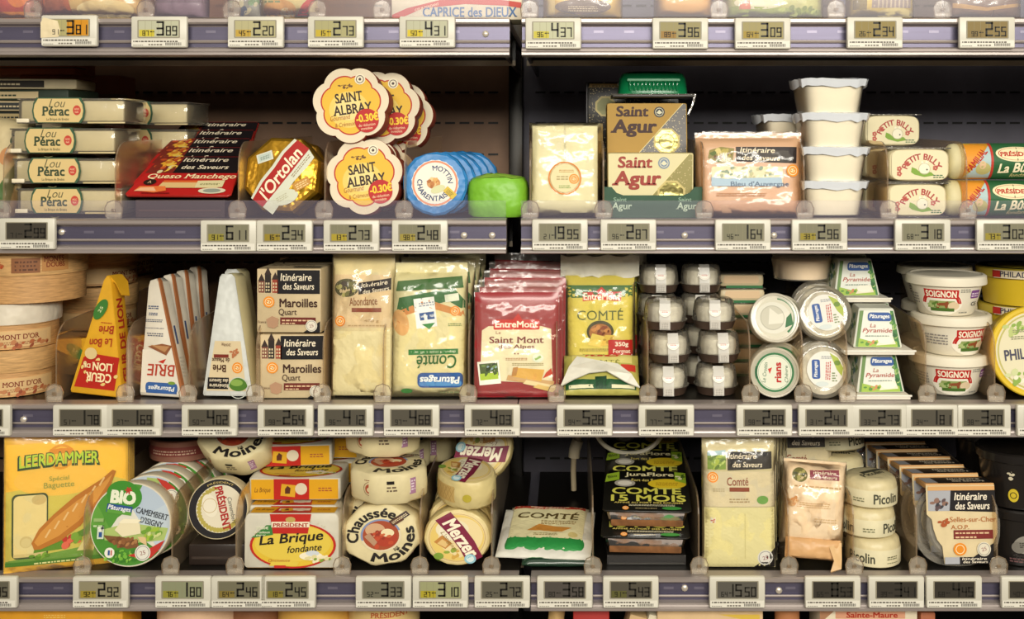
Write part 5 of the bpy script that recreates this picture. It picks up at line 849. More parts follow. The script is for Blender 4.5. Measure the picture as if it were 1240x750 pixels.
o = dup(ch, 'cream paper cheese round leaning on the black rimmed one, upper left'); place(o, 276, .06, Z4+.096, 46, 14, -4)
o = dup(ch, 'cream paper cheese round stacked behind the topmost of the pile'); place(o, 508, .17, zt+.006, 86, 30)
# --- brick boxes
def brique():
    r = thing('cheese_box', '', 'cheese'); b = MB(); W_, H, T = 57, 65, 27
    O = []
    for cx, cz, a0 in ((W_-6, H-10, 0), (-W_+6, H-10, 90), (-W_+4, 4, 180), (W_-4, 4, 270)):
        q = 10 if cz > 40 else 4
        O += [(cx+min(q, 6)*math.cos(math.radians(a0+18*i)), cz+q*math.sin(math.radians(a0+18*i))) for i in range(6)]
    b.prism(O, 0, T, ('#d0ccba', 'paper'), 1.2); b.build('carton', r)
    a = Art(lambda u, v, w: (u, -.1-w, v*.832)); a.blobs(0, 40, 52, 34, 60, 1.6, ['#cbc5ae', '#d2ccb6']); a.e(2, 33, 52, 33, '#b8281f'); a.e(2, 33, 49, 30.5, '#d9b838'); a.e(2, 36, 46, 26, '#dcc24c'); a.p([(-48, 44), (-30, 62), (-22, 62), (-22, 48), (-44, 44)], '#3a7a3c'); a.t('2000€', -35, 58, 15, 4, '#e3e6c8', 0, .02); a.t('de cadeaux', -35, 52, 19, 3.4, '#e3e6c8', 0, .01); a.t('à gagner', -38, 47.6, 15, 3.4, '#e3e6c8', 0, .01)
    a.p([(-22, 50), (20, 50), (24, 78), (-26, 78)], '#b8281f'); a.r(-24, 59, 22, 67, '#e6dcc0'); a.t('PRÉSIDENT', -1, 63, 43, 6.6, '#a8241f', 0, .03, 0, True); a.e(-1, 70, 6, 4, '#b9a05a'); a.t('La Brique', 0, 42, 78, 18, '#231d18', 6, .02, .22); a.t('fondante', 16, 29, 42, 10, '#231d18', 6, .01, .3); a.e(24, 18, 14, 6, '#ece4c8'); a.e(26, 22, 8, 4, '#c9d0d6'); a.blobs(32, 14, 16, 4, 14, 3, ['#e6ddb8', '#d9cf9a', '#7a9a3c']); a.p([(-26, 4), (8, 4), (10, 10), (-22, 12)], '#d9c048'); a.t('Onctueuse', -14, 12, 26, 4, '#a85a2c', 0, 0, .2); a.r(-20, 1, -6, 5, '#b8281f'); a.build('front_print', r)
    e = Art(top(H+.1)); e.r(-51, 2, 51, 25, '#dca51f'); e.p([(-25, 0.5), (23, 0.5), (19, 26), (-20, 26)], '#b8281f'); e.quad(0, 15, 38, 9, '#e3dccb', 0); e.t('La Brique', -36, 14, 22, 8, '#7a4a1c', 0, .01, .25); e.rr(-10, 4, 8, 13, 1, '#d9b032') if False else None; e.e(8, 14, 7, 6, '#dcd2b8'); e.quad(-9, 13, 14, 12, '#d9a82c', 20); e.p([(-12, 10), (-6, 10), (-8, 17), (-11, 16)], '#5a3020'); e.t('~', 36, 14, 16, 6, '#a85a34', 0, .01); e.build('top_print', r); g = Art(lambda u, v, w: (u, 27-v, -w)); g.r(-54, 1, 54, 26, '#dca51f'); g.p([(-26, .5), (18, .5), (18, 26.5), (-26, 26.5)], '#b8281f'); g.t('La Brique', -40, 12, 20, 8, '#7a4a1c', 0, .01, .25); g.quad(-8, 12, 18, 15, '#d9a82c', -6); g.p([(-12, 8), (-6, 8), (-5, 15), (-9, 18), (-12, 14)], '#5a3020'); g.e(8, 14, 7.4, 7.4, '#dcd2b8'); g.t('~', 38, 14, 17, 6, '#a85a34', 0, .01); g.build('base_print', r)
    return r
br = brique(); tag(br, 'white and yellow brick cheese box, upright frontmost', 'cheese', 'brick cheese boxes'); zt = place(br, 352, .018, Z4, 2)
for i in range(3): o = dup(br, 'yellow edged brick cheese box, %s behind the upright front one' % ('first', 'second', 'third')[i]); zt = place(o, 353+1.2*i, .0475+.029*i, Z4+.0002, 2)
o = dup(br, 'yellow brick cheese box lying flat on the upright ones'); z2 = place(o, 356, .066, zt+.001, 88, 0, 1)
for i in range(3): o = dup(br, 'brick cheese box upright in the rear row, %s' % ('nearest', 'middle', 'farthest')[i]); zr = place(o, 358+i, .137+.03*i, Z4, 2)
zr += .001
for i in range(2): o = dup(br, 'yellow brick cheese box lying at the back of the pile, %s' % ('lower', 'upper')[i]); zr = place(o, 380+4*i, .138, zr, 88, 0, -3)
o = dup(br, 'yellow brick cheese box set sideways on the rear pile'); place(o, 342, .09, z2+.001, 84, 0, 6)
# --- purple band wheels
def merzer():
    r = thing('cheese_round', '', 'cheese'); b = MB(); rng = random.Random(18); rg = []
    for q, y in ((10, 0), (34, .2), (39, 1.8), (41, 6), (41.4, 20), (41, 32), (38, 36), (30, 38), (10, 38)): rg.append([(p[0]*(1+rng.uniform(-.014, .014)), y+rng.uniform(-.5, .5), 41+p[1]*(1+rng.uniform(-.014, .014))) for p in gon(40, q)])
    sq_ = lambda m_: setattr(m_, 'v', [(x, y, z*.82) for x, y, z in m_.v]); b.loft(rg, ('#d9c88c', 'crinkle')); sq_(b); b.build('paper_wrap', r)
    a = Art(lambda u, v, w: (u, -.5-w+max(0, (math.hypot(u, v)-32)*.16), 41+v), 6); a.e(0, 0, 37, 37, '#dcc992', n=48); a.e(0, 0, 34, 34, '#a87a3c', n=48); a.e(0, 0, 32.6, 32.6, '#dcc06a', n=48); a.e(4, 2, 27, 27, '#e3d09a'); a.e(-6, 12, 20, 14, '#e3d9b4'); a.e(-8, 8, 14, 12, '#e6dfc4'); a.p([(-28, -6), (-14, -16), (-6, -8), (-18, 4)], '#b9803c'); a.p([(-24, -8), (-14, -14), (-10, -8), (-18, -2)], '#d9b878'); a.blobs(0, -22, 16, 6, 12, 3.4, ['#c9a04a', '#8aa03c', '#e0cf9a'])
    a.p(rot([(-37, -9), (37, -9), (37, 9), (-37, 9)], -56) if False else [(x+5, y) for x, y in rot([(-38, -13), (-12, -10), (12, -10), (36, -13), (37, 7), (12, 11), (-12, 11), (-38, 9)], -57)], '#7a1f3c'); a.t('Merzer', 5, 0, 60, 18, '#f0e6cc', -57, .035, .1); a.t("L'original", -10, -5, 32, 7, '#8a6a2c', -57, 0, .25); a.e(16, -30, 7, 7, '#8fc0cc'); a.e(16, -30, 4.6, 4.6, '#d3e4e2'); a.e(-22, -26, 6, 5, '#7a9a3c'); sq_(a); a.build('label', r)
    s_ = Art(lambda u, v, w: ((41.6+w)*math.sin(u/41.6), v, 41-(41.6+w)*math.cos(u/41.6)), 6); s_.r(-18, 8, 20, 28, '#c9ab6a'); [s_.quad(-14+k*6, 18, .8, 20, '#b8985a', q) for k in range(6) for q in (30, -30)]; s_.e(-34, 22, 7, 6, '#8fb0b8'); s_.e(-26, 12, 5, 5, '#7a9a3c'); s_.r(-44, 12, -38, 30, '#8a2c48'); s_.e(38, 20, 6, 5, '#b8a83c'); sq_(s_); s_.build('edge_print', r); return r
me_ = merzer(); tag(me_, 'pale cheese round with purple diagonal band, upright at the front', 'cheese', 'purple band rounds'); zt = place(me_, 553, .018, Z4+.0003, 6)
o = dup(me_, 'purple band cheese round upright, second in its row'); place(o, 556, .06, Z4, 4, 30); o = dup(me_, 'purple band cheese round upright, third in its row'); place(o, 558, .103, Z4, 4, 60)
o = dup(me_, 'purple band cheese round lying flat on the upright front one'); zt2 = place(o, 561, .016, zt-.001, 82, 52); 
o = dup(me_, 'purple band cheese round topmost, standing tilted with band reversed'); place(o, 584, .088, zt+.004, 20, 132)
# --- fallen comte pack
r = thing('cheese_pack', 'thin comte pack fallen flat in a nearly empty lane', 'cheese'); b = MB(); f = pillow(b, 100, 92, 17, ('#ddd6b8', 'plastic'), 1, 8, seed=9); b.build('pack', r); b = MB(); pillow(b, 116, 96, 12, ('#d9d8cc', 'crinkle'), 2.4, 6, 0, -8, seed=3); b.v = [(x, y+3, z) for x, y, z in b.v]; b.build('white_film', r)
a = Art(f, 6); a.r(-49, 1, 49, 22, '#2c8a42'); a.r(-46, 20, 46, 90, '#dcd4a6'); a.r(-46, 80, 46, 90, '#b23a2a'); a.t('~', 0, 84, 40, 6, '#f0e0c0', 0, .02); a.t('COMTÉ', 0, 66, 78, 15, '#5a4a26', 0, .02, .1, True); a.t('~', 14, 52, 44, 8, '#8a6a34', 0, .012, .2); a.p([(-24, 34), (20, 32), (32, 40), (-10, 48)], '#c98a3c'); a.t('~', 0, 27, 30, 5, '#8a7a4a'); a.e(34, 27, 6, 5, '#c9b87a'); a.build('label', r); place(r, 661, .022, Z4, 74, 0, -5)
r2 = thing('cheese_pack', 'dark green comte pack beneath the fallen one', 'cheese'); b = MB(); f = pillow(b, 88, 70, 12, ('#1f3a2a', 'gloss'), .8, 8); b.build('pack', r2); a = Art(f, 6); a.r(-36, 6, 36, 18, '#2c7a3c'); a.build('label', r2); place(r2, 676, .022, Z4, 82); r.location.z += .007
# --- black trays of 15 month comte
def jura():
    r = thing('cheese_tray', '', 'cheese'); O = [(-54, 4), (-50, 0), (50, 0), (54, 4), (52, 84), (46, 90), (-46, 90), (-52, 84)]; b = MB(); b.prism(O, 0, 2.4, ('#191814', 'gloss'), .6); b.build('lid_card', r)
    b = MB(); b.loft([[(x*k, y, 45+(z-45)*k) for x, z in O] for y, k in ((2.2, .92), (13, .88), (26, .82), (28, .64))], SHELL); b.build('tray', r)
    b = MB(); b.box(-43, 43, 4, 25, 8, 78, ('#d8c888', 'cheese'), 2); b.build('cheese', r); b = MB(); b.box(-44, 44, 6, 25.5, 6, 11, ('#8f6038', 'rind'), 1.4); b.build('rind', r)
    a = Art(front(-.1)); a.p([(-52, 62), (-34, 68), (-34, 86), (-50, 80)], '#8fae2c'); a.t('Bio', -43, 75, 12, 6, '#3c4a1c', 20, .02); a.e(-27, 60, 13, 8, '#a8a294'); a.e(-27, 60, 9, 5, '#d9d4c4'); a.t('JuraFlore', 4, 79, 62, 11, '#e3d9a8', 0, .02, 0, True); a.t('Fort des Rousses', 4, 67, 46, 6, '#d9c86c', 0, .01, 0, True); a.e(26, 59, 24, 11, '#d9bb28'); a.lines(12, 55, 40, 63, 3, '#a8801c'); a.p([(36, 66), (50, 60), (50, 84), (36, 86)], '#8fae2c'); a.blobs(43, 74, 5, 7, 6, 2.4, ['#3c5a1c', '#e3e0b0'])
    a.t('COMTE', 0, 42, 86, 14, '#d3cf58', 0, .025); a.t('15 MOIS', 2, 26, 92, 14, '#d3cf58', 0, .025); a.t('AFFINÉ AU FORT DES ROUSSES', 2, 16.4, 84, 4, '#d9c86c', 0, .015); a.t('~', 6, 11, 56, 4, '#d9d2b0', 0, 0, .2); aop(a, -26, 4.4, 4); a.e(30, 4.4, 12, 3.4, '#3f8a3c'); a.lines(-14, 3, 12, 5.4, 1, '#b8a878'); a.build('lid_print', r); return r
ju = jura(); tag(ju, 'black comte tray with yellow lettering, upper front', 'cheese', 'black comte trays')
o = dup(ju, 'black comte tray beneath the upper front one, cheese showing'); place(o, 783, .02, Z4+.0145, 76, 0, -3); place(ju, 785, .022, Z4+.0465, 75, 0, -3)
for i in range(2):
    for k in range(2): o = dup(ju, 'black comte tray, %s one of the %s rear pair' % (('lower', 'upper')[k], ('nearer', 'farther')[i])); place(o, 783-1.5*i, .116+.098*i, Z4+(.0145, .0465)[k]+.004*i, 74-2*i, 0, -3)
b = MB(); b.loft([[(x, y, z) for y, z in ((0, 0), (0, 12), (280, 16), (280, 0))] for x in (-48, -46, 46, 48)], ('#1c1a18', 'plastic'), True, False); r = thing('tray_riser', 'black sloping riser under the black comte trays', 'riser'); b.build('body', r); b = MB(); b.box(-46, 46, -.8, 0, 1, 3, ('#3a3834', 'plastic')); b.build('lip', r); place(r, 783, .034, Z4)
def cabtube(name, label, cat, pts, rad, col, ends=None):
    r = thing(name, label, cat); b = MB(); b.tube(pts, rad, (col, 'plastic'), 10); b.build('tube', r, 1); return r
r = thing('cable', 'white cable with plug hanging in the empty lane', 'cable'); b = MB(); x_, y_ = X(695, .3), .3; zt_ = ZS[3]-.012
b.tube([(x_, y_, Z(594, .3)), (x_-.001, y_, Z(570, .3)), (x_, y_, Z(552, .3))], .0042, ('#b8aa8c', 'plastic'), 10); b.build('cable_end', r, 1); b = MB(); b.tube([(x_, y_, Z(554, .3)), (x_+.001, y_, Z(545, .3)), (x_+.006, y_, Z(533, .3))], .0085, ('#d3c8ac', 'plastic'), 12); b.build('plug', r, 1); b = MB(); b.tube([(x_+.006, y_, Z(534, .3)), (x_+.008, y_, -.2), (x_+.004, y_, zt_)], .005, ('#c9bd9e', 'plastic'), 10); b.build('cord', r, 1)
r = thing('wire_loop', 'white plastic hoop hanging above the black trays', 'hoop'); b = MB(); b.tube([(X(762, .2)+.047*math.cos(t), .2, Z(518, .2)+.036*math.sin(t)) for t in [math.pi*i/16 for i in range(15, 34)]], .0032, ('#d9d2bd', 'plastic'), 8); b.build('hoop', r, 1); b = MB(); b.box(X(728, .2)-.03, X(796, .2)+.03, .197, .203, Z(518, .2)+.006, ZS[3]-.012, ('#1c1a18', 'plastic'), .001); b.build('hanger', r, 1)
# --- upright comte packs
def art_comte_i(a):
    a.p([(-38, 118), (-16, 118), (-16, 138), (-38, 138)], '#7f9a3c'); a.blobs(-27, 128, 10, 9, 20, 2.6, ['#a8b84c', '#5f7a2c', '#b8c86c']); a.p([(-38, 134), (-16, 136), (-16, 141), (-38, 139)], '#a8c0c4'); a.p([(-14, 117), (40, 119), (40, 139), (-14, 139)], '#211d1c'); a.t('Itinéraire', 4, 134, 34, 6.4, '#e9dcc0', 0, .012, .15); a.t('des Saveurs', 10, 124, 36, 6.4, '#e9dcc0', 0, .012, .15)
    a.r(-42, 74, 43, 116, '#cfc3a0'); aop(a, -32, 109, 6.4); a.t('Comté', -2, 104, 26, 10, '#8a4a34', 0, .012); a.r(-12, 92, 12, 97, '#8a4a34'); a.lines(-32, 92, -18, 97, 2, '#b0a07c'); a.t('~', 0, 82, 24, 6, '#a08a64', 0, .01); a.e(28, 82, 7, 5, '#6d9a4c'); a.r(-42, 1, 43, 73, '#d8cf96'); a.quad(-32, 58, 6, 7, '#d9d2c0'); a.blobs(-32, 57, 2, 2, 3, 1.2, ['#b8382c']); a.p([(18, 1), (43, 1), (43, 24)], '#211d1c'); disc_logo(a, 31, 13, 9.4, '#d9d6cc'); a.r(6, 12, 7, 66, '#c9bf84')
ci = bandpack(88, 156, 18, 5.1, ('#cdc194', 'plastic'), art_comte_i, wr=.6, seal=.14); tag(ci, 'upright comte pack with black band and pale cheese window, front', 'cheese', 'upright comte packs'); place(ci, 896, .02, Z4, 3)
for i in range(5): o = dup(ci, 'upright comte pack, %s behind the front one' % ('first', 'second', 'third', 'fourth', 'rearmost')[i]); place(o, 899+4.5*i, .042+.022*i, Z4+.0003, 3-.4*i)
# --- crumpled film pack
def art_crum(a):
    a.e(-20, 84, 9, 8, '#6d6a34'); a.blobs(-20, 84, 7, 6, 10, 2.4, ['#a8a05c', '#4a4a24', '#c7b184']); a.p([(-8, 80), (28, 80), (28, 92), (-8, 90)], '#8a3a48'); a.t('Itinéraire', 10, 88, 28, 4, '#e9dcc0', 0, .012, .15); a.t('des Saveurs', 11, 83, 28, 4, '#e9dcc0', 0, .012, .15); a.lines(-26, 70, 30, 74, 1, '#b89a6c'); a.blobs(-28, 52, 6, 6, 8, 3, ['#c98a4c', '#d9b07a']); a.t('~', -2, 50, 40, 7, '#c9a878', 0, .01); a.lines(0, 30, 26, 36, 2, '#c9ac80')
cr_ = bandpack(76, 100, 34, 7.7, ('#e8d0ac', 'crinkle'), art_crum, wr=2.2, seal=.1); tag(cr_, 'crumpled shiny film pack with loose tail at the shelf edge', 'cheese', 'crumpled film packs'); b = MB(); f = pillow(b, 66, 24, 14, ('#d3a672', 'crinkle'), 3, 4, 0, -14, n=(14, 8), seed=5); b.v = [(x, y-4, z) for x, y, z in b.v]; b.build('lower_fold', cr_); b = MB(); b.loft([[(18, -4, 4), (34, 2, 8), (34, 10, 6), (20, 8, 2)], [(24, -8, -12), (34, -4, -10), (33, 2, -12), (25, 2, -14)], [(20, -10, -24), (33, -9, -20), (32, -6, -22), (21, -7, -26)]], ('#d6b07c', 'crinkle'), True, False); b.build('film_tail', cr_); place(cr_, 992, .006, Z4, 6, 4, -2)
for i in range(4): o = dup(ci, 'pale upright cheese pack behind the crumpled one, %s' % ('nearest', 'second', 'third', 'rearmost')[i], 'pale packs behind the crumpled one'); place(o, 968+3*i, .12+.026*i, Z4+.0003, 2, 0, -3)
# --- stacked small rounds
def picolin():
    r = thing('cheese_round', '', 'cheese'); b = MB(); b.lathe([(30, 0), (32, 1.4), (32.6, 4), (32.4, 24), (31, 30), (27, 33.4), (20, 34.6), (1, 35)], ('#dacda0', 'crinkle'), 40); b.build('paper_wrap', r)
    b = MB(); b.lathe([(33, 2), (33.2, 3), (33.2, 21), (33, 22)], ('#ddd5b0', 'paper'), 40, False); b.build('band', r); a = Art(cyl(33.3), 5); a.t('Picolin', 6, 12, 34, 12, '#4a4a3c', 0, .02); a.lines(-36, 8, -22, 14, 2, '#7a7a5c'); a.t('~', 46, 13, 16, 5, '#6d6a4c', 0, .01); a.lines(38, 6, 54, 8, 1, '#7a7a5c'); a.t('Picolin', 90, 12, 34, 12, '#4a4a3c', 0, .02); a.t('Picolin', -64, 12, 34, 12, '#4a4a3c', 0, .02); a.build('band_print', r)
    tp = Art(lambda u, v, w: (u, v, 35-max(0, math.hypot(u, v)-16)*.12+w), 6); tp.t('Picolin', 0, -6, 34, 10, '#4a4a3c', 20, .02); tp.quad(4, 4, 34, 7, '#4a4a3c', 20); tp.build('top_print', r); return r
pi = picolin(); tag(pi, 'small round cheese in paper band, lowest of the front stack', 'cheese', 'small paper rounds'); z = Z4
for i in range(3): o = pi if i == 0 else dup(pi, 'small round cheese in paper band, %s of the front stack' % ('', 'middle', 'topmost')[i]); z = place(o, (1066, 1059, 1062)[i], .02, z, rz=(-50, 38, 12)[i])
z = Z4
for i in range(4): o = dup(pi, 'small round cheese in the rear stack, %s' % ('lowest', 'second', 'third', 'topmost, tilted')[i]); z = place(o, 1022, .115, z, (0, 0, 0, 8)[i], 0, (0, 60, -30, 30)[i])
# --- clamshell packs
def selles():
    r = thing('cheese_pack', '', 'cheese'); b = MB(); b.lathe_y([(30, 30), (36, 28), (39, 6), (37, 3), (1, 2.6)], 42, ('#8f897c', 'rind'), 40); b.build('cheese', r)
    b = MB(); b.loft([[(q*math.copysign(abs(math.cos(t))**.8, math.cos(t))*1.08, y, 42+q*math.copysign(abs(math.sin(t))**.8, math.sin(t))) for t in [2*math.pi*i/32 for i in range(32)]] for q, y in ((34, 34), (42, 30), (43, 14), (49, 13), (49, 11), (42, 9), (39, .5), (36, -.5), (4, -.6))], SHELL, False); b.build('clamshell', r)
    b = MB(); b.box(-42, 42, -1.4, 33, 88, 94, ('#d6a468', 'paper'), .6); b.build('card_top', r); b = MB(); O = [(-42, 92), (-42, 58), (-36, 52), (-34, 40), (-30, 28), (-24, 20), (-22, 0), (38, 0), (38, 22), (44, 36), (44, 56), (42, 60), (42, 92)]
    b.prism(O, -2.2, -1.2, ('#d9c79c', 'paper'), .4, False); b.build('card', r)
    a = Art(front(-2.3)); a.p([(-14, 62), (43, 60), (42, 86), (-12, 86)], '#1e1b1c'); a.p([(-40, 62), (-14, 62), (-12, 86), (-40, 86)], '#a8aab0'); a.blobs(-27, 70, 10, 6, 12, 3, ['#5a4a4c', '#8a6a5c', '#3a3a40']); a.t('Itinéraire', 12, 79, 40, 9, '#f0e6d0', 0, .014, .15); a.t('des Saveurs', 14, 68, 42, 9, '#f0e6d0', 0, .014, .15); a.r(-40, 86.2, 41.5, 91, '#d6a468')
    a.t('Selles-sur-Cher', 14, 52, 56, 6, '#b06a34', 0, .005); a.t('A.O.P.', -2, 43, 22, 5, '#b06a34', 0, .005); a.r(-10, 29, 38, 39.5, '#7a2c28'); a.lines(-8, 35, 34, 38.6, 1, '#d9b890'); a.lines(-8, 30, 18, 33.8, 1, '#d9b890'); a.blobs(-22, 48, 6, 5, 8, 2.4, ['#a8542c']); a.e(-3, 17, 8, 7.4, '#e08a24'); a.ring(-3, 17, 4.6, 5.4, '#f4e2b8'); a.p([(12, 7), (38, 7), (38, 24)], '#1e1b1c'); disc_logo(a, 26, 17, 8.4, '#d9d2bd'); a.r(-22, 0, 38, 8, '#1e1b1c'); a.r(-22, 0, -4, 8, '#a8aab0'); a.t('Itinéraire', 14, 6, 30, 3, '#f0e6d0', 0, .01, .1); a.t('des Saveurs', 15, 2.4, 30, 3, '#f0e6d0', 0, .01, .1); a.build('card_print', r)
    tp = Art(top(94.1)); tp.r(-40, 0, 40, 32, '#d9ac74'); tp.r(-26, -1, 41, 30, '#1e1b1c'); tp.r(-40, 2, -26, 28, '#a8aab0'); tp.t('Itinéraire', 12, 21, 40, 8, '#f0e6d0', 0, .02, .15); tp.t('des Saveurs', 14, 10, 40, 8, '#f0e6d0', 0, .02, .15); tp.build('top_print', r); return r
se = selles(); tag(se, 'clear clamshell goat cheese with cream card label, frontmost', 'cheese', 'clamshell goat cheeses'); place(se, 1166, .014, Z4, 5, 0, 2)
for i in range(7): o = dup(se, 'clamshell goat cheese with black topped card, %s behind the front one' % ('first', 'second', 'third', 'fourth', 'fifth', 'sixth', 'rearmost')[i]); place(o, K(1166-5*i, .052+.037*i), .052+.037*i, Z4+.0003, 6, 0, 3)
# --- black tubs
def blacktub():
    r = thing('cheese_tub', '', 'cheese'); Bk = ('#191614', 'gloss'); b = MB(); b.lathe([(37, 0), (39, 1), (43, 58), (43, 60)], Bk, 44); b.build('tub', r); b = MB(); b.lathe([(45, 56), (46, 57), (46, 66), (44, 68), (41, 68), (40, 65.5), (1, 65.5)], Bk, 44); b.build('lid', r)
    a = Art(cyl(41.6), 5); a.rr(-2, 12, 46, 40, 2, '#b0a78c'); a.lines(0, 14, 44, 38, 9, '#4a463c'); a.e(-17, 18, 6, 8, '#c9b22c'); a.ring(-17, 18, 3, 4, '#3a3414'); a.blobs(-20, 42, 3, 8, 6, 2, ['#c9c0a4']); a.build('label', r); return r
bt = blacktub(); tag(bt, 'black spread tub with printed panel, upper at the right edge', 'cheese', 'black tubs')
lo = dup(bt, 'black spread tub with grey splash mark, lower at the right edge'); a = Art(cyl(41.9), 5); a.e(-4, 28, 16, 11, '#8a867c', 12); a.e(-14, 24, 8, 7, '#77736a'); a.e(4, 40, 8, 6, '#8a867c'); a.t('~', -2, 29, 22, 7, '#3a3832', 8, .01); a.lines(-24, 6, 8, 12, 2, '#6a4a4a'); 
for c in list(lo.children):
    if c.name.startswith('label'): bpy.data.objects.remove(c)
a.build('splash_label', lo)
z = place(lo, 1250, .02, Z4); z = place(bt, 1247, .02, z, rz=0)
for j, (px, Y) in enumerate(((1214, .115), (1218, .225))):
    z = Z4
    for i in range(2): o = dup(bt, 'black spread tub in the %s rear stack, %s' % (('nearer', 'farther')[j], ('lower', 'upper')[i])); z = place(o, px, Y, z, rz=20*i-10)
# ---------------------------------------------------------------- top shelf, cut by the photo's upper edge
Z1 = ZS[1]
def bag(px, W, H, T, col, kind, label, art=None, seed=1., Y=.02, wr=1., film=True):
    r = thing('cheese_pack', label, 'cheese'); b = MB(); f = pillow(b, W, H, T, (col, kind), wr, 5, .05, seed=seed); b.build('wrapper', r)
    if art: a = Art(f, 6); art(a); a.build('label', r)
    if film: b = MB(); pillow(b, W+1, H+1, T, FILM, wr*2, 5, .05, 0, seed=seed+2, grow=1); b.build('film', r)
    place(r, px, Y, Z1, 3); return r
bag(14, 50, 90, 30, '#b8401f', 'crinkle', 'red orange cheese bag at the left end of the top shelf', lambda a: (a.e(6, 40, 16, 26, '#cf7a2c'), a.r(-24, 4, 24, 9, '#d9902c')), 1.1)
bag(105, 126, 90, 34, '#cfae6c', 'crinkle', 'pale gold cheese pack on the top shelf', lambda a: (a.p([(-60, 4), (-20, 4), (-30, 60), (-60, 60)], '#a8603c'), a.e(20, 8, 34, 12, '#dcc890'), a.lines(-10, 24, 40, 40, 3, '#a8844a')), 2.3)
bag(214, 66, 90, 30, '#8a7280', 'plastic', 'mauve grey clear pack on the top shelf', lambda a: (a.r(-32, 20, 32, 60, '#75606c'), a.lines(-20, 30, 20, 50, 3, '#a8909a')), 3.3)
bag(294, 44, 90, 26, '#8a8a7c', 'plastic', 'grey green pack behind the top shelf divider', lambda a: (a.blobs(0, 20, 16, 16, 12, 5, ['#4a5a6c', '#6d8a5c', '#b8b090']),), 4.3, .03)
r = bag(347, 74, 90, 40, '#d3c487', 'paper', 'cream pack with red flag on the top shelf', lambda a: (a.p([(10, 2), (22, 2), (34, 22), (28, 24), (18, 14)], '#b8382c'), a.e(-10, 8, 20, 12, '#cfa05c'), a.e(-2, 4, 8, 6, '#dccfa8'), a.lines(-28, 16, -8, 26, 2, '#7a8a5c')), 5.1)
r = thing('cheese_box', 'white cheese box with blue capitals and red ribbon on the top shelf', 'cheese'); b = MB(); b.box(-79, 79, 0, 60, 0, 88, ('#d8cdb6', 'paper'), 2); b.build('carton', r)
a = Art(front(-.1)); a.p([(-78, 2), (-68, 2), (-40, 14), (10, 19), (60, 17), (78, 14), (78, 21), (40, 26), (-20, 24), (-60, 14), (-78, 6)], '#b8453c'); a.t('CAPRICE des DIEUX', 16, 9.5, 114, 12, '#3f689a', 0, .02, 0, True); a.t('CŒUR FONDANT', -36, 15.5, 30, 3, '#e6c8b0', 15, .02); a.e(0, 50, 50, 26, '#3f689a'); a.build('front_print', r); place(r, 553, .022, Z1)
bag(706, 96, 90, 40, '#cda83a', 'plastic', 'yellow cheese pack with grey arched label on the top shelf', lambda a: (a.e(0, 15, 34, 9, '#6d5a4c'), a.t('~', 0, 13, 36, 7, '#cfc0a0', 0, .02), a.r(-44, 2, -34, 60, '#d9c27a'), a.e(0, 40, 36, 14, '#d9bc5a')), 6.2)
bag(830, 72, 90, 46, '#d0a04a', 'cheese', 'plain pale orange cheese block on the top shelf', lambda a: (a.quad(0, 60, 50, 24, '#d9cfa8'), a.lines(-20, 54, 20, 66, 3, '#8a6a3c')), 7.2, .022, .5)
bag(940, 122, 90, 40, '#b9b86a', 'crinkle', 'green and white cheese pack on the top shelf', lambda a: (a.p([(-58, 4), (58, 4), (56, 12), (-56, 16)], '#9aa84a'), a.e(-20, 20, 30, 8, '#dcd6b8'), a.p([(-44, 12), (-30, 12), (-32, 24), (-42, 24)], '#cf7a5a'), a.blobs(26, 10, 26, 5, 20, 3, ['#7a8a34', '#b8c46a'])), 8.4)
bag(1071, 82, 90, 38, '#c9b04a', 'plastic', 'yellow cheese bag with striped panel on the top shelf', lambda a: (a.r(-14, 12, 34, 60, '#8f8078'), [a.r(-12+k*5, 12, -10+k*5, 60, '#b8a890') for k in range(9)], a.e(16, 5, 22, 7, '#d3c27a'), a.r(-36, 10, -20, 22, '#7a6a34')), 9.4)
bag(1196, 92, 90, 34, '#6d4f38', 'plastic', 'brown cheese pack at the right end of the top shelf', lambda a: (a.p([(-40, 14), (0, 10), (44, 16), (44, 20), (0, 14), (-40, 20)], '#b8904a'), a.r(8, 2, 9, 14, '#2c1c14')), 10.4)
# ---------------------------------------------------------------- lowest shelf, only its tops in view
Z5 = ZS[5]
def tall(px, w_, d, py, Y, c, label, name='cheese_box'):
    h = (Z(py, Y)-Z5)/U; r = thing(name, label, 'cheese'); b = MB(); b.box(-w_/2, w_/2, 0, d, 0, h, (c, 'paper'), 1.5); b.build('carton', r); return r, h
r, h = tall(66, 164, 60, 739, .02, '#d9981c', 'orange yellow carton on the lowest shelf at the left'); a = Art(front(-.1)); a.t('~', 0, h-9, 26, 8, '#e6bd5c', 0, .04); a.r(-80, h-60, 80, h-30, '#c2761c'); a.build('front_print', r); place(r, 66, .02, Z5)
def rnd(R_, h, c, cc, text=None):
    r = thing('cheese_round', '', 'cheese'); b = MB(); b.lathe([(R_-2, 0), (R_, 1), (R_, h-2), (R_-2, h), (R_-8, h+.4), (1, h+.4)], (c, 'paper'), 48); b.build('box', r)
    a = Art(cyl(R_+.1), 6); a.r(-R_*1.3, h*.15, R_*1.3, h*.3, cc)
    if text: a.t(text, R_*.3, h-7, R_*1.1, 8, '#b0562c', 0, .02, 0, True)
    a.build('band', r); tp = Art(top(h+.5)); tp.ring(0, 0, R_-7, R_-4, cc); tp.build('lid_ring', r); return r
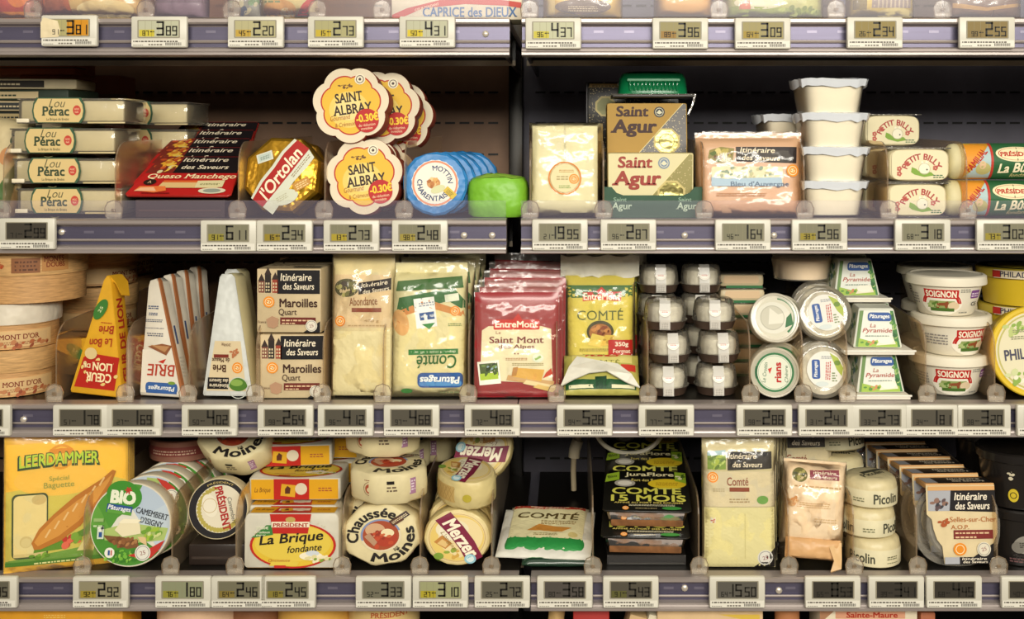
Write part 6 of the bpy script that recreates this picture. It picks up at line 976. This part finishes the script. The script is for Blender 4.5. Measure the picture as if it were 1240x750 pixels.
def pile(px, Y, R_, py, n, c, cc, what, text=None):
    H = Z(py, Y)-Z5; h = H/n/U-1; z = Z5
    r = rnd(R_, h, c, cc, text)
    for i in range(n): o = r if i == 0 else dup(r, ''); tag(o, '%s on the lowest shelf, %s' % (what, ('lowest', 'second', 'third', 'topmost')[i if i < n-1 else 3]), 'cheese', 'round cheeses on the lowest shelf'); z = place(o, px, Y, z, rz=(0, 6, -4, 2)[i])
pile(226, .03, 52, 740, 4, '#d9b592', '#4a3020', 'pale cheese round with dark rim ring')
pile(372, .03, 46, 740, 4, '#d3a24a', '#9a6a2c', 'golden cheese round')
pile(458, .03, 44, 739, 4, '#d6b878', '#c29a4c', 'straw cheese round with red lettering', 'PRÉSIDENT')
pile(303, .05, 32, 741, 4, '#8a5a3a', '#5d3822', 'brown cheese round between two paler piles')
r = thing('cheese_stick', 'tan stick shaped cheese standing on the lowest shelf', 'cheese'); b = MB(); H = (Z(738, .05)-Z5)/U; b.lathe([(8, 0), (10, 2), (10, H-4), (7, H), (1, H+.4)], ('#c9a468', 'rind'), 20); b.build('stick', r); b = MB(); b.lathe([(10.4, H*.3), (10.4, H*.6)], ('#d9cda0', 'paper'), 20, False); b.build('paper_band', r); place(r, 668, .05, Z5, 0, 5)
r, h = tall(708, 44, 40, 741, .03, '#a8231c', 'glossy red pack on the lowest shelf'); a = Art(front(-.1)); a.r(-20, h-60, 20, h-30, '#d9c8a0'); a.build('front_print', r); place(r, 716, .03, Z5)
for i, (px, c, l) in enumerate(((752, '#cfae7c', 'tan pack leaning on the red one'), (775, '#ddd2b4', 'cream pack leaning beside the tan one'))):
    r, h = tall(px, 22, 40, 744, .03, c, 'thin '+l+' on the lowest shelf'); a = Art(front(-.1)); a.r(-9, h-50, 9, h-26, '#8a5a3a'); a.build('front_print', r); place(r, px, .03, Z5, 0, 16)
r, h = tall(865, 128, 70, 741, .024, '#d9b98a', 'wide peach carton on the lowest shelf'); a = Art(front(-.1)); a.p([(10, h-4), (60, h-4), (60, h-14)], '#d9b84c'); a.r(-60, h-70, 60, h-40, '#a8603c'); a.build('front_print', r); place(r, 860, .024, Z5)
pile(956, .03, 15, 741, 4, '#b5774a', '#8a5a3a', 'small brown cheese round')
r, h = tall(1050, 118, 60, 740, .022, '#ddd0b4', 'cream log carton with red lettering on the lowest shelf'); a = Art(front(-.1)); a.p([(-59, h-16), (-42, h-1), (-59, h-1)], '#a87a5a'); a.r(-40, h-10, 44, h-1.5, '#d39a7a'); a.t('Sainte-Maure', 4, h-5.5, 62, 7, '#a8341f', 0, .03); a.build('front_print', r); place(r, 1052, .022, Z5)
r, h = tall(1125, 18, 50, 743, .03, '#a8603c', 'narrow rust pack on the lowest shelf'); a = Art(front(-.1)); a.r(-8, h-40, 8, h-20, '#d9c8a0'); a.build('front_print', r); place(r, 1124, .03, Z5)
